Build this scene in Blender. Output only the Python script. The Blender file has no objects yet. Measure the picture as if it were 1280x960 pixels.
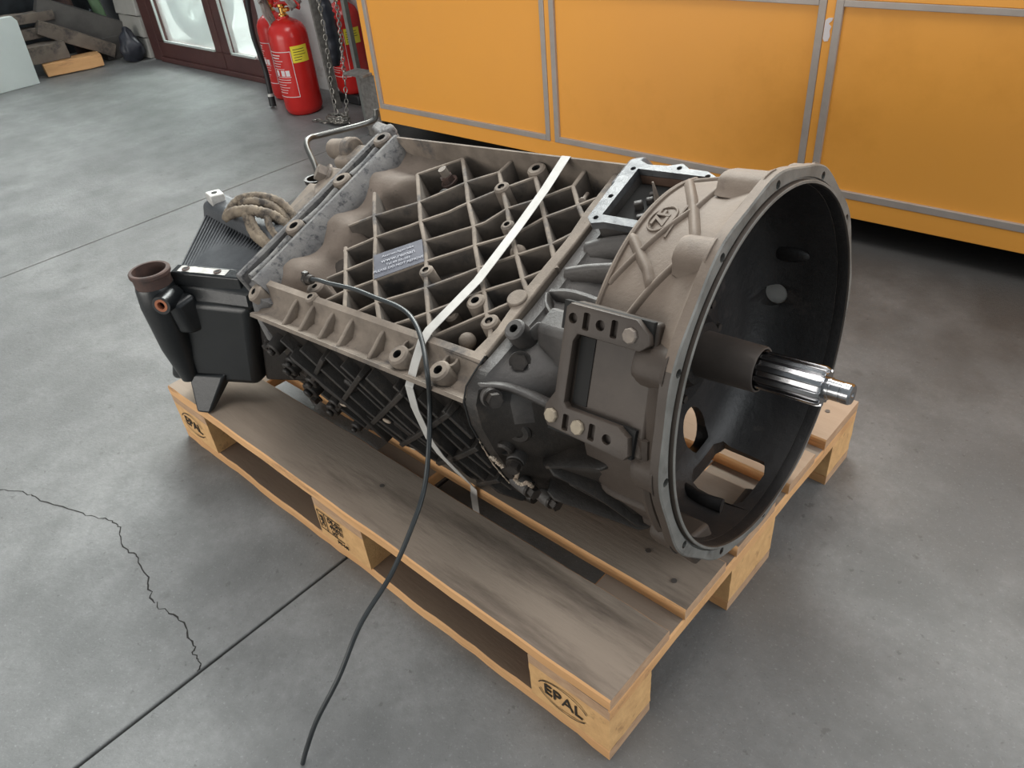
import bpy, bmesh, math, random
from mathutils import Vector, Matrix, Quaternion, noise
C = bpy.context.scene
PI = math.pi
R_ = math.radians
random.seed(7)

# ---------------------------------------------------------------- camera
CAM = Vector((1.5423297530942468, -0.45610548674089735, 1.0870085921931465))
MX = Vector((0.7411314858250839, 0.6662975397429071, -0.08229039586049866))
MY = Vector((0.34580416195184605, -0.48392581769894516, -0.8038876069072336))
MZ = Vector((-0.575450781818141, 0.5673300551661322, -0.5890611226415996))
cd = bpy.data.cameras.new('camera'); cam = bpy.data.objects.new('camera', cd)
C.collection.objects.link(cam); C.camera = cam
rm = Matrix((MX, -MY, -MZ)).transposed()
cam.matrix_world = Matrix.Translation(CAM) @ rm.to_4x4()
cd.sensor_width = 36; cd.lens = 962.62 / 1280 * 36; cd.clip_start = .02; cd.clip_end = 200

# ---------------------------------------------------------------- world and light
C.view_settings.view_transform = 'Standard'; C.view_settings.look = 'None'
C.view_settings.gamma = 1; C.view_settings.exposure = 0.0
w = bpy.data.worlds.new('world'); C.world = w; w.use_nodes = True
w.node_tree.nodes['Background'].inputs[0].default_value = (.86, .95, 1, 1)
w.node_tree.nodes['Background'].inputs[1].default_value = .40

def area(name, loc, target, sx, sy, power, col):
    l = bpy.data.lights.new(name, 'AREA'); l.shape = 'RECTANGLE'; l.size = sx; l.size_y = sy
    l.energy = power; l.color = col
    o = bpy.data.objects.new(name, l); C.collection.objects.link(o); o.location = loc
    o.rotation_euler = (Vector(target) - Vector(loc)).to_track_quat('-Z', 'Y').to_euler(); return o
area('skylight', (.6, .5, 4.0), (.5, .4, 0), 2.0, 1.4, 70, (1, .975, .94))
area('workshop_gate_daylight', (4.6, 1.6, 2.0), (.8, .6, .2), 3.0, 2.4, 90, (.93, .97, 1))
area('low_front_fill', (-.9, -4.6, .95), (-.3, .9, .3), 4.5, 1.7, 125, (1, .96, .9))  # added low fill, set to lift upright faces and only graze the floor
area('door_daylight', (-3.2, 2.3, 1.3), (-1.5, .2, 0), 1.5, 2.0, 50, (.9, .98, 1))
area('yard_daylight', (-5, 6, 5), (-5, 5.4, 0), 9, 5, 3200, (.95, 1, .97))

# ---------------------------------------------------------------- materials
def mat(name, c1, c2=None, scale=8, rough=.7, metal=0, bump=0, bscale=60, detail=6, c3=None, s3=3, t3=.55, stretch=None, emit=None, w3=.12, spec=None, rough2=None):
    m = bpy.data.materials.new(name); m.use_nodes = True
    nt = m.node_tree; n = nt.nodes; l = nt.links; b = n['Principled BSDF']
    b.inputs['Roughness'].default_value = rough; b.inputs['Metallic'].default_value = metal
    if spec is not None: b.inputs['Specular IOR Level'].default_value = spec
    b.inputs['Base Color'].default_value = (*c1, 1)
    tc = n.new('ShaderNodeTexCoord'); mp = n.new('ShaderNodeMapping'); l.new(tc.outputs['Object'], mp.inputs[0])
    if stretch: mp.inputs['Scale'].default_value = stretch
    def nz(sc, det=6, ro=.6):
        t = n.new('ShaderNodeTexNoise'); t.inputs['Scale'].default_value = sc; t.inputs['Detail'].default_value = det
        t.inputs['Roughness'].default_value = ro; l.new(mp.outputs[0], t.inputs['Vector']); return t.outputs[0]
    def ramp(src, a, bb):
        r = n.new('ShaderNodeMapRange'); r.inputs[1].default_value = a; r.inputs[2].default_value = bb; l.new(src, r.inputs[0]); return r.outputs[0]
    def mix(f, a, bb):
        x = n.new('ShaderNodeMix'); x.data_type = 'RGBA'; l.new(f, x.inputs[0])
        for s, v in ((6, a), (7, bb)):
            if isinstance(v, tuple): x.inputs[s].default_value = (*v, 1)
            else: l.new(v, x.inputs[s])
        return x.outputs[2]
    col = None
    if c2:
        col = mix(ramp(nz(scale, detail), .35, .65), c1, c2)
        if c3: col = mix(ramp(nz(s3, 8, .7), t3, t3 + w3), col, c3)
        l.new(col, b.inputs['Base Color'])
    if rough2 is not None: l.new(ramp_out(n, l, nz(scale * 1.7), rough, rough2), b.inputs['Roughness'])
    if bump:
        bp = n.new('ShaderNodeBump'); bp.inputs['Strength'].default_value = bump; bp.inputs['Distance'].default_value = .002
        l.new(nz(bscale, 8, .7), bp.inputs['Height']); l.new(bp.outputs[0], b.inputs['Normal'])
    if emit: b.inputs['Emission Color'].default_value = (*c1, 1); b.inputs['Emission Strength'].default_value = emit
    m['nz'] = 0
    return m
def ramp_out(n, l, src, a, b):
    r = n.new('ShaderNodeMapRange'); r.inputs[1].default_value = .3; r.inputs[2].default_value = .7
    r.inputs[3].default_value = a; r.inputs[4].default_value = b; l.new(src, r.inputs[0]); return r.outputs[0]
M = {}
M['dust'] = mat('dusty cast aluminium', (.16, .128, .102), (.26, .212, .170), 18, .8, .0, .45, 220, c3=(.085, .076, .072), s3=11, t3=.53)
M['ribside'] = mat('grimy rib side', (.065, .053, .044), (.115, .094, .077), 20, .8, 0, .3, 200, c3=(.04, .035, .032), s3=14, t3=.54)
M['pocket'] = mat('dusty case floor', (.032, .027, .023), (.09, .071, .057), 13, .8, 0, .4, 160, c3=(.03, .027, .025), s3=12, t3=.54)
M['hump'] = mat('dusty hump casting', (.19, .15, .122), (.14, .11, .088), 14, .85, 0, .5, 180, c3=(.05, .043, .038), s3=60, t3=.62)
M['ridge'] = mat('grimy ridge casting', (.13, .125, .125), (.20, .19, .18), 30, .7, .1, .9, 160, c3=(.045, .045, .05), s3=70, t3=.52)
M['mid'] = mat('dark grey casting', (.062, .056, .053), (.10, .09, .083), 12, .5, .15, .5, 150, c3=(.04, .037, .035), s3=8, t3=.55)
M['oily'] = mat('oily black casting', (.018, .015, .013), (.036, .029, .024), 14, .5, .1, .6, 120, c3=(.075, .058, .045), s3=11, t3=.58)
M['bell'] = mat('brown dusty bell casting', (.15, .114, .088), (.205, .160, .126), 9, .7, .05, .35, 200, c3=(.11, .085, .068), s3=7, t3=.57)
M['bellside'] = mat('dark brown casting', (.050, .037, .029), (.074, .056, .044), 9, .55, .05, .3, 160, c3=(.05, .038, .03), s3=7, t3=.56)  # darker brown for the near and lower side of the bell
M['inside'] = mat('black oily bell interior', (.012, .011, .011), (.024, .021, .020), 9, .42, 0, .8, 50, c3=(.045, .036, .032), s3=12, t3=.6, spec=.35)
M['flange'] = mat('machined flange face', (.135, .13, .118), (.215, .207, .19), 22, .5, .1, .25, 240, c3=(.075, .068, .06), s3=9, t3=.56)
M['steel'] = mat('bright steel', (.42, .42, .43), (.3, .3, .31), 30, .2, 1, .05, 200)
M['steel2'] = mat('grey steel tube', (.15, .145, .135), (.09, .09, .085), 20, .35, .7, .1, 200)
M['sleeve'] = mat('dusty sleeve', (.13, .105, .09), (.09, .075, .065), 14, .45, .3, .15, 120)
M['black'] = mat('black painted casting', (.007, .008, .009), (.012, .013, .014), 10, .33, 0, .25, 90, c3=(.028, .028, .028), s3=14, t3=.68)
M['blackdust'] = mat('dusty black paint', (.05, .053, .058), (.085, .088, .094), 18, .5, 0, .3, 140, c3=(.02, .02, .022), s3=12, t3=.6)
M['bare'] = mat('bare metal pad', (.45, .43, .40), (.62, .60, .57), 60, .5, .3, .2, 200, c3=(.12, .1, .09), s3=40, t3=.6)
M['rust'] = mat('rusty steel', (.10, .055, .043), (.055, .038, .034), 40, .75, .1, .3, 160)
M['copper'] = mat('rusty bore', (.42, .15, .07), (.3, .1, .05), 40, .7, .1)
M['bolt'] = mat('dusty bolt', (.24, .20, .165), (.17, .14, .12), 60, .6, .3, .2, 200)
M['boltd'] = mat('dark bolt', (.06, .05, .043), (.035, .03, .027), 60, .42, .4, .2, 200)
M['boltp'] = mat('pale plug bolt', (.36, .30, .22), (.27, .22, .165), 50, .6, .2, .2, 200)
M['hole'] = mat('dark bore', (.012, .011, .01), rough=.8)
M['gasket'] = mat('silvery gasket face', (.17, .172, .175), (.09, .092, .097), 30, .42, .5, .4, 120, c3=(.12, .12, .125), s3=20, t3=.6)
M['innerbrown'] = mat('brown gearcase inner wall', (.14, .085, .06), (.10, .062, .045), 20, .5, .1, .3, 120)
M['plate'] = mat('blue grey plate', (.075, .075, .095), (.10, .10, .122), 40, .5, .2)
M['print'] = mat('pale print', (.40, .40, .44), rough=.6)
M['strap'] = mat('white strap', (.44, .42, .39), (.52, .50, .47), 40, .45, 0, .1, 200)
M['cable'] = mat('black cable', (.018, .022, .024), (.03, .033, .034), 30, .42)
M['harness'] = mat('dirty harness tape', (.27, .215, .155), (.12, .092, .068), 38, .8, 0, 1, 90, c3=(.045, .036, .03), s3=30, t3=.50)
M['seam'] = mat('silicone sealant', (.5, .42, .33), (.3, .22, .16), 60, .6)
M['wtop'] = mat('dusty board face', (.25, .195, .152), (.345, .275, .215), 7, .85, 0, .35, 90, c3=(.095, .07, .053), s3=6, t3=.55, stretch=(.22, 1.6, 1), w3=.2)
M['wtopc'] = mat('clean board face', (.52, .375, .265), (.43, .30, .205), 8, .8, 0, .3, 90, c3=(.3, .2, .13), s3=9, t3=.6, stretch=(.2, 1.6, 1))
M['wedge'] = mat('orange board edge', (.74, .42, .19), (.60, .32, .135), 9, .75, 0, .35, 110, c3=(.30, .15, .07), s3=12, t3=.58, stretch=(.25, 1.5, 2))
M['wblock'] = mat('pressed wood block', (.76, .46, .20), (.64, .37, .16), 45, .85, 0, .8, 130, c3=(.40, .22, .095), s3=30, t3=.58)
M['wend'] = mat('board end grain', (.56, .36, .22), (.44, .27, .16), 30, .85, 0, .6, 150, stretch=(1, 1, 3))
M['wlow'] = mat('worn lower board', (.20, .135, .095), (.27, .185, .125), 6, .85, 0, .3, 90, c3=(.42, .25, .13), s3=5, t3=.6, stretch=(.25, 1.5, 1))
M['ink'] = mat('black stamp ink', (.03, .022, .015), rough=.8)
M['nail'] = mat('nail head', (.16, .14, .125), rough=.5, metal=.5)
M['yellow'] = mat('yellow painted sheet', (.93, .405, .06), (.89, .385, .062), 1.3, .42, 0, .04, 200, c3=(.70, .29, .035), s3=.9, t3=.56, w3=.3)
M['alu'] = mat('dull aluminium strip', (.44, .39, .35), (.38, .335, .30), 12, .45, .25, .1, 80)
M['dark'] = mat('dark recess', (.018, .016, .014), rough=.9)
M['red'] = mat('red enamel', (.58, .022, .018), (.50, .018, .015), 8, .26, 0)
M['white'] = mat('white print', (.72, .66, .66), rough=.6)
M['yellab'] = mat('yellow label', (.85, .70, .05), rough=.6)
M['brass'] = mat('brass', (.75, .45, .14), rough=.25, metal=1)
M['cloth'] = mat('grey cloth', (.38, .34, .31), (.26, .235, .215), 20, .9, 0, .7, 60)
M['chain'] = mat('chain steel', (.36, .34, .31), (.2, .19, .17), 60, .4, .7)
M['rustbar'] = mat('speckled steel bar', (.23, .215, .20), (.13, .12, .11), 60, .7, .3, .3, 120)
M['post'] = mat('grey green post', (.20, .205, .19), (.15, .155, .145), 15, .6, .3)
M['rubber'] = mat('black rubber', (.015, .016, .017), rough=.5)
M['doorframe'] = mat('brown door frame', (.095, .038, .034), (.075, .03, .028), 9, .5, 0, .1, 80)
M['wall'] = mat('pale wall paint', (.55, .57, .56), (.45, .47, .46), 3, .85, 0, .3, 40, c3=(.3, .3, .29), s3=4, t3=.6)
M['siding'] = mat('pale siding', (.42, .41, .38), (.34, .33, .30), 6, .8)
M['wood_old'] = mat('weathered timber', (.13, .105, .085), (.19, .155, .125), 7, .85, 0, .5, 60, c3=(.07, .06, .055), s3=8, t3=.55)
M['wood_dark'] = mat('dark timber', (.075, .07, .066), (.115, .108, .10), 8, .8, 0, .5, 60)
M['bagmat'] = mat('black bag', (.02, .022, .03), (.035, .038, .05), 10, .35, 0, .8, 14)
M['greenpole'] = mat('green pole', (.14, .22, .12), (.10, .17, .09), 9, .6)
M['panelgrey'] = mat('pale grey panel', (.50, .54, .52), (.46, .50, .48), 4, .6)
M['ground'] = mat('yard ground', (.55, .62, .50), (.42, .52, .38), 6, .9)
M['van'] = mat('white car paint', (.75, .8, .82), rough=.3)
M['tyre'] = mat('tyre', (.12, .13, .14), rough=.8)
M['foliage'] = mat('dark clutter', (.012, .014, .016), (.03, .035, .04), 12, .4, c3=(.35, .4, .45), s3=16, t3=.66, w3=.03)

def glass():
    m = bpy.data.materials.new('door glass'); m.use_nodes = True; b = m.node_tree.nodes['Principled BSDF']
    b.inputs['Base Color'].default_value = (.92, .97, .95, 1); b.inputs['Transmission Weight'].default_value = .62  # partly opaque pale base puts glare and haze into the pane
    b.inputs['Roughness'].default_value = .02; b.inputs['IOR'].default_value = 1.1; return m
M['glass'] = glass()

def floor_mat():
    m = bpy.data.materials.new('stained concrete'); m.use_nodes = True
    nt = m.node_tree; n = nt.nodes; l = nt.links; b = n['Principled BSDF']
    g = n.new('ShaderNodeNewGeometry')
    def nz(sc, det=8, ro=.65, vec=None):
        t = n.new('ShaderNodeTexNoise'); t.inputs['Scale'].default_value = sc; t.inputs['Detail'].default_value = det
        t.inputs['Roughness'].default_value = ro; l.new(vec or g.outputs['Position'], t.inputs['Vector']); return t.outputs[0]
    def rp(src, a, bb, lo=0, hi=1):
        r = n.new('ShaderNodeMapRange'); r.inputs[1].default_value = a; r.inputs[2].default_value = bb
        r.inputs[3].default_value = lo; r.inputs[4].default_value = hi; l.new(src, r.inputs[0]); return r.outputs[0]
    def mix(f, a, bb, mode='MIX'):
        x = n.new('ShaderNodeMix'); x.data_type = 'RGBA'; x.blend_type = mode; l.new(f, x.inputs[0])
        for s, v in ((6, a), (7, bb)):
            if isinstance(v, tuple): x.inputs[s].default_value = (*v, 1)
            else: l.new(v, x.inputs[s])
        return x.outputs[2]
    col = mix(rp(nz(1.9), .40, .60), (.162, .163, .161), (.245, .246, .243))
    col = mix(rp(nz(6), .42, .68), col, (.145, .147, .144))
    col = mix(rp(nz(200, 3, .5), .6, .75, 0, .38), col, (.40, .41, .40))
    col = mix(rp(nz(150, 3, .5), .38, .26, 0, .5), col, (.09, .09, .09))
    col = mix(rp(nz(14, 5, .5), .66, .74, 0, .65), col, (.12, .118, .115))
    col = mix(rp(nz(42, 4, .6), .655, .70, 0, .6), col, (.085, .082, .078))
    col = mix(rp(nz(75, 5, .7), .35, .65, 0, .35), col, (.13, .13, .128))
    # concrete darkened along the yellow enclosure: dirt plus shade put into the colour
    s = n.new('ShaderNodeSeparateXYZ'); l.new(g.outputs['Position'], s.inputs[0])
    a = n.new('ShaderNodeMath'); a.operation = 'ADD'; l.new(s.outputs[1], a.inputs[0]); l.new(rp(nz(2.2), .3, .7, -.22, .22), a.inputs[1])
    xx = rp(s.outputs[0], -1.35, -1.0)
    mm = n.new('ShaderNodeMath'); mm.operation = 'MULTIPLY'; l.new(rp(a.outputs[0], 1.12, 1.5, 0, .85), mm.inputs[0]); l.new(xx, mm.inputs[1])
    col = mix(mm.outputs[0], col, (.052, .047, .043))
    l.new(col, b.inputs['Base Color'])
    l.new(rp(nz(5), .3, .7, .42, .62), b.inputs['Roughness'])
    bp = n.new('ShaderNodeBump'); bp.inputs['Strength'].default_value = .6; bp.inputs['Distance'].default_value = .003
    l.new(nz(90, 8, .75), bp.inputs['Height']); l.new(bp.outputs[0], b.inputs['Normal'])
    return m
M['floor'] = floor_mat()

# ---------------------------------------------------------------- helpers
def link(name, me, parent=None):
    o = bpy.data.objects.new(name, me); C.collection.objects.link(o)
    if parent: o.parent = parent
    return o
def obj(name, bm, m, parent=None, bevel=0, smooth=40, off=None, seg=2):
    if off is not None: bmesh.ops.translate(bm, verts=bm.verts, vec=off)
    bmesh.ops.recalc_face_normals(bm, faces=bm.faces)
    me = bpy.data.meshes.new(name); bm.to_mesh(me); bm.free()
    for x in (m if isinstance(m, (list, tuple)) else [m]): me.materials.append(M[x] if isinstance(x, str) else x)
    if smooth:
        for p in me.polygons: p.use_smooth = True
        me.set_sharp_from_angle(angle=R_(smooth))
    o = link(name, me, parent)
    if bevel:
        b = o.modifiers.new('bevel', 'BEVEL'); b.width = bevel; b.segments = seg; b.limit_method = 'ANGLE'; b.angle_limit = R_(50)
        b.harden_normals = False
    return o
def thing(name, label, cat, loc=(0, 0, 0), group=None, rot=None):
    o = link(name, None); o.location = loc
    if rot: o.rotation_euler = rot
    return tag(o, label, cat, group)
def tag(o, label=None, cat=None, group=None):
    if label: o['label'] = label
    if cat: o['category'] = cat
    if group: o['group'] = group
    return o
def struct(o): o['kind'] = 'structure'; return o
def NB(): return bmesh.new()
def box(bm, c, s, q=None, mi=0):
    v = []
    for dz in (-.5, .5):
        for dy in (-.5, .5):
            for dx in (-.5, .5):
                p = Vector((dx * s[0], dy * s[1], dz * s[2]))
                if q is not None: p = q @ p
                v.append(bm.verts.new(p + Vector(c)))
    fs = [(0, 1, 3, 2), (4, 6, 7, 5), (0, 4, 5, 1), (2, 3, 7, 6), (0, 2, 6, 4), (1, 5, 7, 3)]
    return [bm.faces.new([v[i] for i in f]) for f in fs]
def hexa(bm, b4, t4):
    v = [bm.verts.new(p) for p in b4] + [bm.verts.new(p) for p in t4]
    for f in ((3, 2, 1, 0), (4, 5, 6, 7), (0, 1, 5, 4), (1, 2, 6, 5), (2, 3, 7, 6), (3, 0, 4, 7)): bm.faces.new([v[i] for i in f])
def loft(bm, rings, cap=True, close=True):
    vs = [[bm.verts.new(p) for p in r] for r in rings]; k = len(rings[0])
    fs = []
    for a, b in zip(vs, vs[1:]):
        for i in range(k if close else k - 1):
            fs.append(bm.faces.new((a[i], a[(i + 1) % k], b[(i + 1) % k], b[i])))
    if cap: fs.append(bm.faces.new(vs[0][::-1])); fs.append(bm.faces.new(vs[-1]))
    return fs
def frame(d):
    d = Vector(d).normalized(); u = d.orthogonal().normalized(); return d, u, d.cross(u)
def cyl(bm, p0, p1, r0, r1=None, seg=20):
    r1 = r0 if r1 is None else r1; p0 = Vector(p0); p1 = Vector(p1); d, u, v = frame(p1 - p0)
    ring = lambda p, r: [p + r * (math.cos(2 * PI * i / seg) * u + math.sin(2 * PI * i / seg) * v) for i in range(seg)]
    return loft(bm, [ring(p0, r0), ring(p1, r1)])
def revolve(bm, p0, d, prof, seg=32, closed=True):       # prof: list of (t, r); closed profile gives a solid ring
    p0 = Vector(p0); d, u, v = frame(d)
    rows = [[bm.verts.new(p0 + t * d + r * (math.cos(2 * PI * i / seg) * u + math.sin(2 * PI * i / seg) * v)) for i in range(seg)] for t, r in prof]
    fs = []; k = len(rows)
    for a in range(k if closed else k - 1):
        b = (a + 1) % k
        for i in range(seg): fs.append(bm.faces.new((rows[a][i], rows[a][(i + 1) % seg], rows[b][(i + 1) % seg], rows[b][i])))
    if not closed: bm.faces.new(rows[0][::-1]); bm.faces.new(rows[-1])
    return fs
def catmull(pts, n=8):
    P = [Vector(p) for p in pts]; P = [2 * P[0] - P[1]] + P + [2 * P[-1] - P[-2]]; out = []
    for i in range(1, len(P) - 2):
        a, b, c, d = P[i - 1:i + 3]
        for k in range(n):
            t = k / n; out.append(.5 * ((2 * b) + (c - a) * t + (2 * a - 5 * b + 4 * c - d) * t * t + (3 * b - a - 3 * c + d) * t ** 3))
    return out + [P[-2]]
def sweep(bm, pts, r, seg=10, flat=1, jit=0, n=8, smooth=True, rfn=None):
    pts = catmull(pts, n) if smooth else [Vector(p) for p in pts]
    rings = []; u = None
    for i, p in enumerate(pts):
        t = (pts[min(i + 1, len(pts) - 1)] - pts[max(i - 1, 0)]).normalized()
        if u is None: u = t.orthogonal().normalized()
        u = (u - t * u.dot(t)).normalized(); v = t.cross(u)
        rr = r * (rfn(i / (len(pts) - 1)) if rfn else 1)
        rings.append([p + (rr * (1 + jit * random.uniform(-1, 1))) * (math.cos(2 * PI * k / seg) * u + flat * math.sin(2 * PI * k / seg) * v) for k in range(seg)])
    loft(bm, rings)
def ribbon(bm, pts, w, t, nrm):                           # flat band; nrm list of normals
    rings = []
    for i, p in enumerate(pts):
        p = Vector(p); d = (Vector(pts[min(i + 1, len(pts) - 1)]) - Vector(pts[max(i - 1, 0)])).normalized()
        nn = Vector(nrm[i]); nn = (nn - d * nn.dot(d)).normalized(); s = d.cross(nn)
        rings.append([p + s * w / 2 + nn * t, p - s * w / 2 + nn * t, p - s * w / 2, p + s * w / 2])
    loft(bm, rings)
def prism(bm, poly, z0, z1, ax='z'):
    f = {'z': lambda a, b, c: (a, b, c), 'x': lambda a, b, c: (c, a, b), 'y': lambda a, b, c: (a, c, b)}[ax]
    return loft(bm, [[Vector(f(a, b, z0)) for a, b in poly], [Vector(f(a, b, z1)) for a, b in poly]])
def cut(o, cutters, mode='DIFFERENCE'):
    for bmc in cutters:
        bmesh.ops.recalc_face_normals(bmc, faces=bmc.faces)
        me = bpy.data.meshes.new('c'); bmc.to_mesh(me); bmc.free()
        co = bpy.data.objects.new('c', me); C.collection.objects.link(co)
        co.matrix_world = Matrix.Identity(4)
        m = o.modifiers.new('b', 'BOOLEAN'); m.operation = mode; m.object = co; m.solver = 'EXACT'
        p = o.parent; o.parent = None
        bpy.context.view_layer.update(); dg = bpy.context.evaluated_depsgraph_get()
        nm = bpy.data.meshes.new_from_object(o.evaluated_get(dg)); old = o.data; o.modifiers.clear(); o.data = nm
        bpy.data.objects.remove(co); bpy.data.meshes.remove(me); o.parent = p
        nm.name = old.name
    for p in o.data.polygons: p.use_smooth = True
    o.data.set_sharp_from_angle(angle=R_(35))
def ngon(n, r, a0=0, cx=0, cy=0, sx=1, sy=1): return [(cx + sx * r * math.cos(a0 + 2 * PI * i / n), cy + sy * r * math.sin(a0 + 2 * PI * i / n)) for i in range(n)]
def text(name, s, size, m, mtx, parent, depth=.0004, xs=1, stroke=0):
    cu = bpy.data.curves.new('t', 'FONT'); cu.body = s; cu.size = size; cu.extrude = depth; cu.align_x = 'CENTER'; cu.align_y = 'CENTER'; cu.offset = stroke
    to = bpy.data.objects.new('t', cu); C.collection.objects.link(to)
    bpy.context.view_layer.update(); me = bpy.data.meshes.new_from_object(to.evaluated_get(bpy.context.evaluated_depsgraph_get()))
    bpy.data.objects.remove(to); me.transform(Matrix.Scale(xs, 4, (1, 0, 0))); me.transform(mtx); me.materials.clear(); me.materials.append(M[m]); me.name = name
    return link(name, me, parent)
def basis(o, x, y, z):
    m = Matrix((Vector(x), Vector(y), Vector(z))).transposed().to_4x4(); m.translation = Vector(o); return m

# ================================================================ SETTING
flo = link('floor', None); struct(flo)
XS = [-7, -1.32, .593, 5.5]
for i in range(3):
    bm = NB(); a, b = XS[i] + .003, XS[i + 1] - .003; box(bm, ((a + b) / 2, .5, -.05), (b - a, 9, .1))
    obj('slab', bm, 'floor', flo, bevel=.003, smooth=0)
bm = NB(); box(bm, (-.75, .5, -.06), (12.4, 8.98, .09)); obj('joint_bed', bm, 'dark', flo, smooth=0)
cr = [(-.6, -.60), (-.42, -.47), (-.30, -.40), (-.179, -.358), (-.12, -.325), (-.068, -.314), (.05, -.275), (.12, -.245), (.158, -.242), (.215, -.262), (.26, -.255), (.326, -.265), (.375, -.285), (.416, -.287), (.47, -.277), (.526, -.285), (.556, -.297), (.584, -.302), (.59, -.31)]
bm = NB(); P = []
for a, b in zip(cr, cr[1:]):
    for k in range(6):
        t = k / 6; P.append(Vector((a[0] + (b[0] - a[0]) * t + random.uniform(-.0035, .0035), a[1] + (b[1] - a[1]) * t + random.uniform(-.0035, .0035), .0003)))
pv = None
for i, p in enumerate(P):
    wd = random.uniform(.0006, .0017); d = (P[min(i + 1, len(P) - 1)] - P[max(0, i - 1)]).normalized(); s = Vector((-d.y, d.x, 0)) * wd
    v = (bm.verts.new(p + s), bm.verts.new(p - s))
    if pv: bm.faces.new((pv[0], pv[1], v[1], v[0]))
    pv = v
obj('crack', bm, 'dark', flo, smooth=0)

# back wall (door opening -3.90..-2.48, low siding left of it)
bm = NB(); box(bm, (-4.05, 2.0, .75), (.22, .12, 1.5)); wl = struct(obj('wall_back', bm, 'wall', smooth=0))
for k in range(11):
    bm = NB(); z = .065 + k * .13
    box(bm, (-4.1, 1.925, z), (.30, .03, .122), Quaternion((1, 0, 0), R_(-6))); obj('siding_board', bm, 'siding', wl, bevel=.003, smooth=0)
bm = NB(); box(bm, (-4.72, 2.1, .8), (1.04, .1, 1.6)); struct(obj('wall_back', bm, 'foliage', smooth=0))
bm = NB(); box(bm, (-1.0, 2.06, .9), (2.96, .12, 1.8)); struct(obj('wall_right', bm, 'wall', smooth=0))
bm = NB(); box(bm, (-2.44, 1.96, .9), (.12, .09, 1.8)); struct(obj('trim_1', bm, 'wall', bevel=.004, smooth=0))
bm = NB(); box(bm, (-4.85, .05, .8), (.12, 3.9, 1.6)); struct(obj('wall_left', bm, 'foliage', smooth=0))
# door
dr = link('door_1', None); dr.location = (-3.19, 1.95, 0); struct(dr)
def fb(name, x0, x1, z0, z1, y=0, t=.06, m='doorframe', par=dr):
    bm = NB(); box(bm, ((x0 + x1) / 2 + 3.19, y, (z0 + z1) / 2), (x1 - x0, t, z1 - z0)); return obj(name, bm, m, par, bevel=.005 if t > .02 else 0, smooth=0)
fb('door_jamb', -3.92, -3.80, 0, 2.1); fb('door_jamb', -2.56, -2.50, 0, 2.1); fb('threshold', -3.80, -2.56, 0, .03, t=.09)
for a, b in ((-3.80, -3.0), (-2.99, -2.56)):
    lf = fb('door_leaf', a, b, .03, .125); fb('stile', a, a + (.10 if a < -3.5 else .085), .125, 2.0, par=lf)
    fb('stile', b - (.075 if a < -3.5 else .06), b, .125, 2.0, par=lf)
    fb('glass_pane', a + .09, b - .06, .12, 2.0, t=.008, m='glass', par=lf)
    fb('glazing_bead', a + .10, a + .112, .125, 2.0, y=-.032, t=.012, m='panelgrey', par=lf)
    fb('glazing_bead', a + .10, b - .075, .125, .137, y=-.032, t=.012, m='panelgrey', par=lf)
# the yard outside with a parked car seen through the glass
bm = NB(); box(bm, (-4.5, 9.2, -.06), (16, 14, .1)); yd = struct(obj('ground_outside', bm, 'ground', smooth=0))
wh = thing('wheel', 'grey vehicle wheel standing outside behind the left door glass', 'wheel', (-4.12, 2.46, .27), rot=(R_(-8), 0, R_(8)))
bm = NB(); revolve(bm, (0, -.1, 0), (0, 1, 0), [(0, .17), (0, .25), (.02, .27), (.17, .27), (.19, .25), (.19, .17)], 40); obj('tyre', bm, 'tyre', wh)
bm = NB(); revolve(bm, (0, -.1, 0), (0, 1, 0), [(.015, .14), (.015, .172), (.1, .172), (.1, .14)], 32); revolve(bm, (0, -.1, 0), (0, 1, 0), [(.03, .0005), (.03, .045), (.06, .05), (.06, .0005)], 20, closed=False)
for k in range(8):
    a = k * PI / 4; box(bm, (.095 * math.cos(a), -.05, .095 * math.sin(a)), (.12, .03, .03), Quaternion((0, 1, 0), -a))
obj('rim', bm, 'panelgrey', wh)

# ---------------------------------------------------------------- yellow enclosure
E0 = Vector((-1.182, 1.622, 0)); ang = R_(1.9677)
ye = thing('machine_enclosure', 'large yellow panelled enclosure with dull aluminium strips behind the gearbox', 'enclosure', E0, rot=(0, 0, ang))
def yb(name, u0, u1, z0, z1, y0, y1, m, bev=0, par=ye):
    bm = NB(); box(bm, ((u0 + u1) / 2, (y0 + y1) / 2, (z0 + z1) / 2), (u1 - u0, y1 - y0, z1 - z0)); return obj(name, bm, m, par, bevel=bev, smooth=0)
yb('base_plinth', .05, 3.7, 0, .08, .30, .6, 'dark')
yb('back_box', -.03, 3.75, .08, 1.5, .04, .6, 'dark')
yb('bottom_rail', -.035, 3.75, .08, .136, 0, .04, 'yellow', .002)
yb('corner_post', -.045, -.012, .136, 1.5, .001, .04, 'yellow', .002)
for a, b in ((.912, .933), (1.846, 1.870), (2.80, 2.82)): yb('mullion', a, b, .136, 1.5, .001, .04, 'yellow', .002)
for a, b in ((-.012, .912), (.933, 1.846), (1.870, 2.80), (2.82, 3.75)):
    pa = yb('panel', a, b, .136, .65, .008, .04, 'yellow')
    for (n_, u0, u1, z0, z1) in (('side_strip', a, a + .020, .136, .65), ('side_strip', b - .020, b, .136, .65), ('bottom_strip', a + .02, b - .02, .136, .156), ('top_strip', a + .02, b - .02, .634, .65)):
        yb(n_, u0, u1, z0, z1, -.002, .010, 'alu', .0015, pa)
    yb('transom', a, b, .65, .70, .001, .04, 'yellow', .002)
    pb = yb('panel', a, b, .70, 1.5, .008, .04, 'yellow'); yb('bottom_strip', a, b, .70, .72, -.002, .010, 'alu', .0015, pb)
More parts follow.
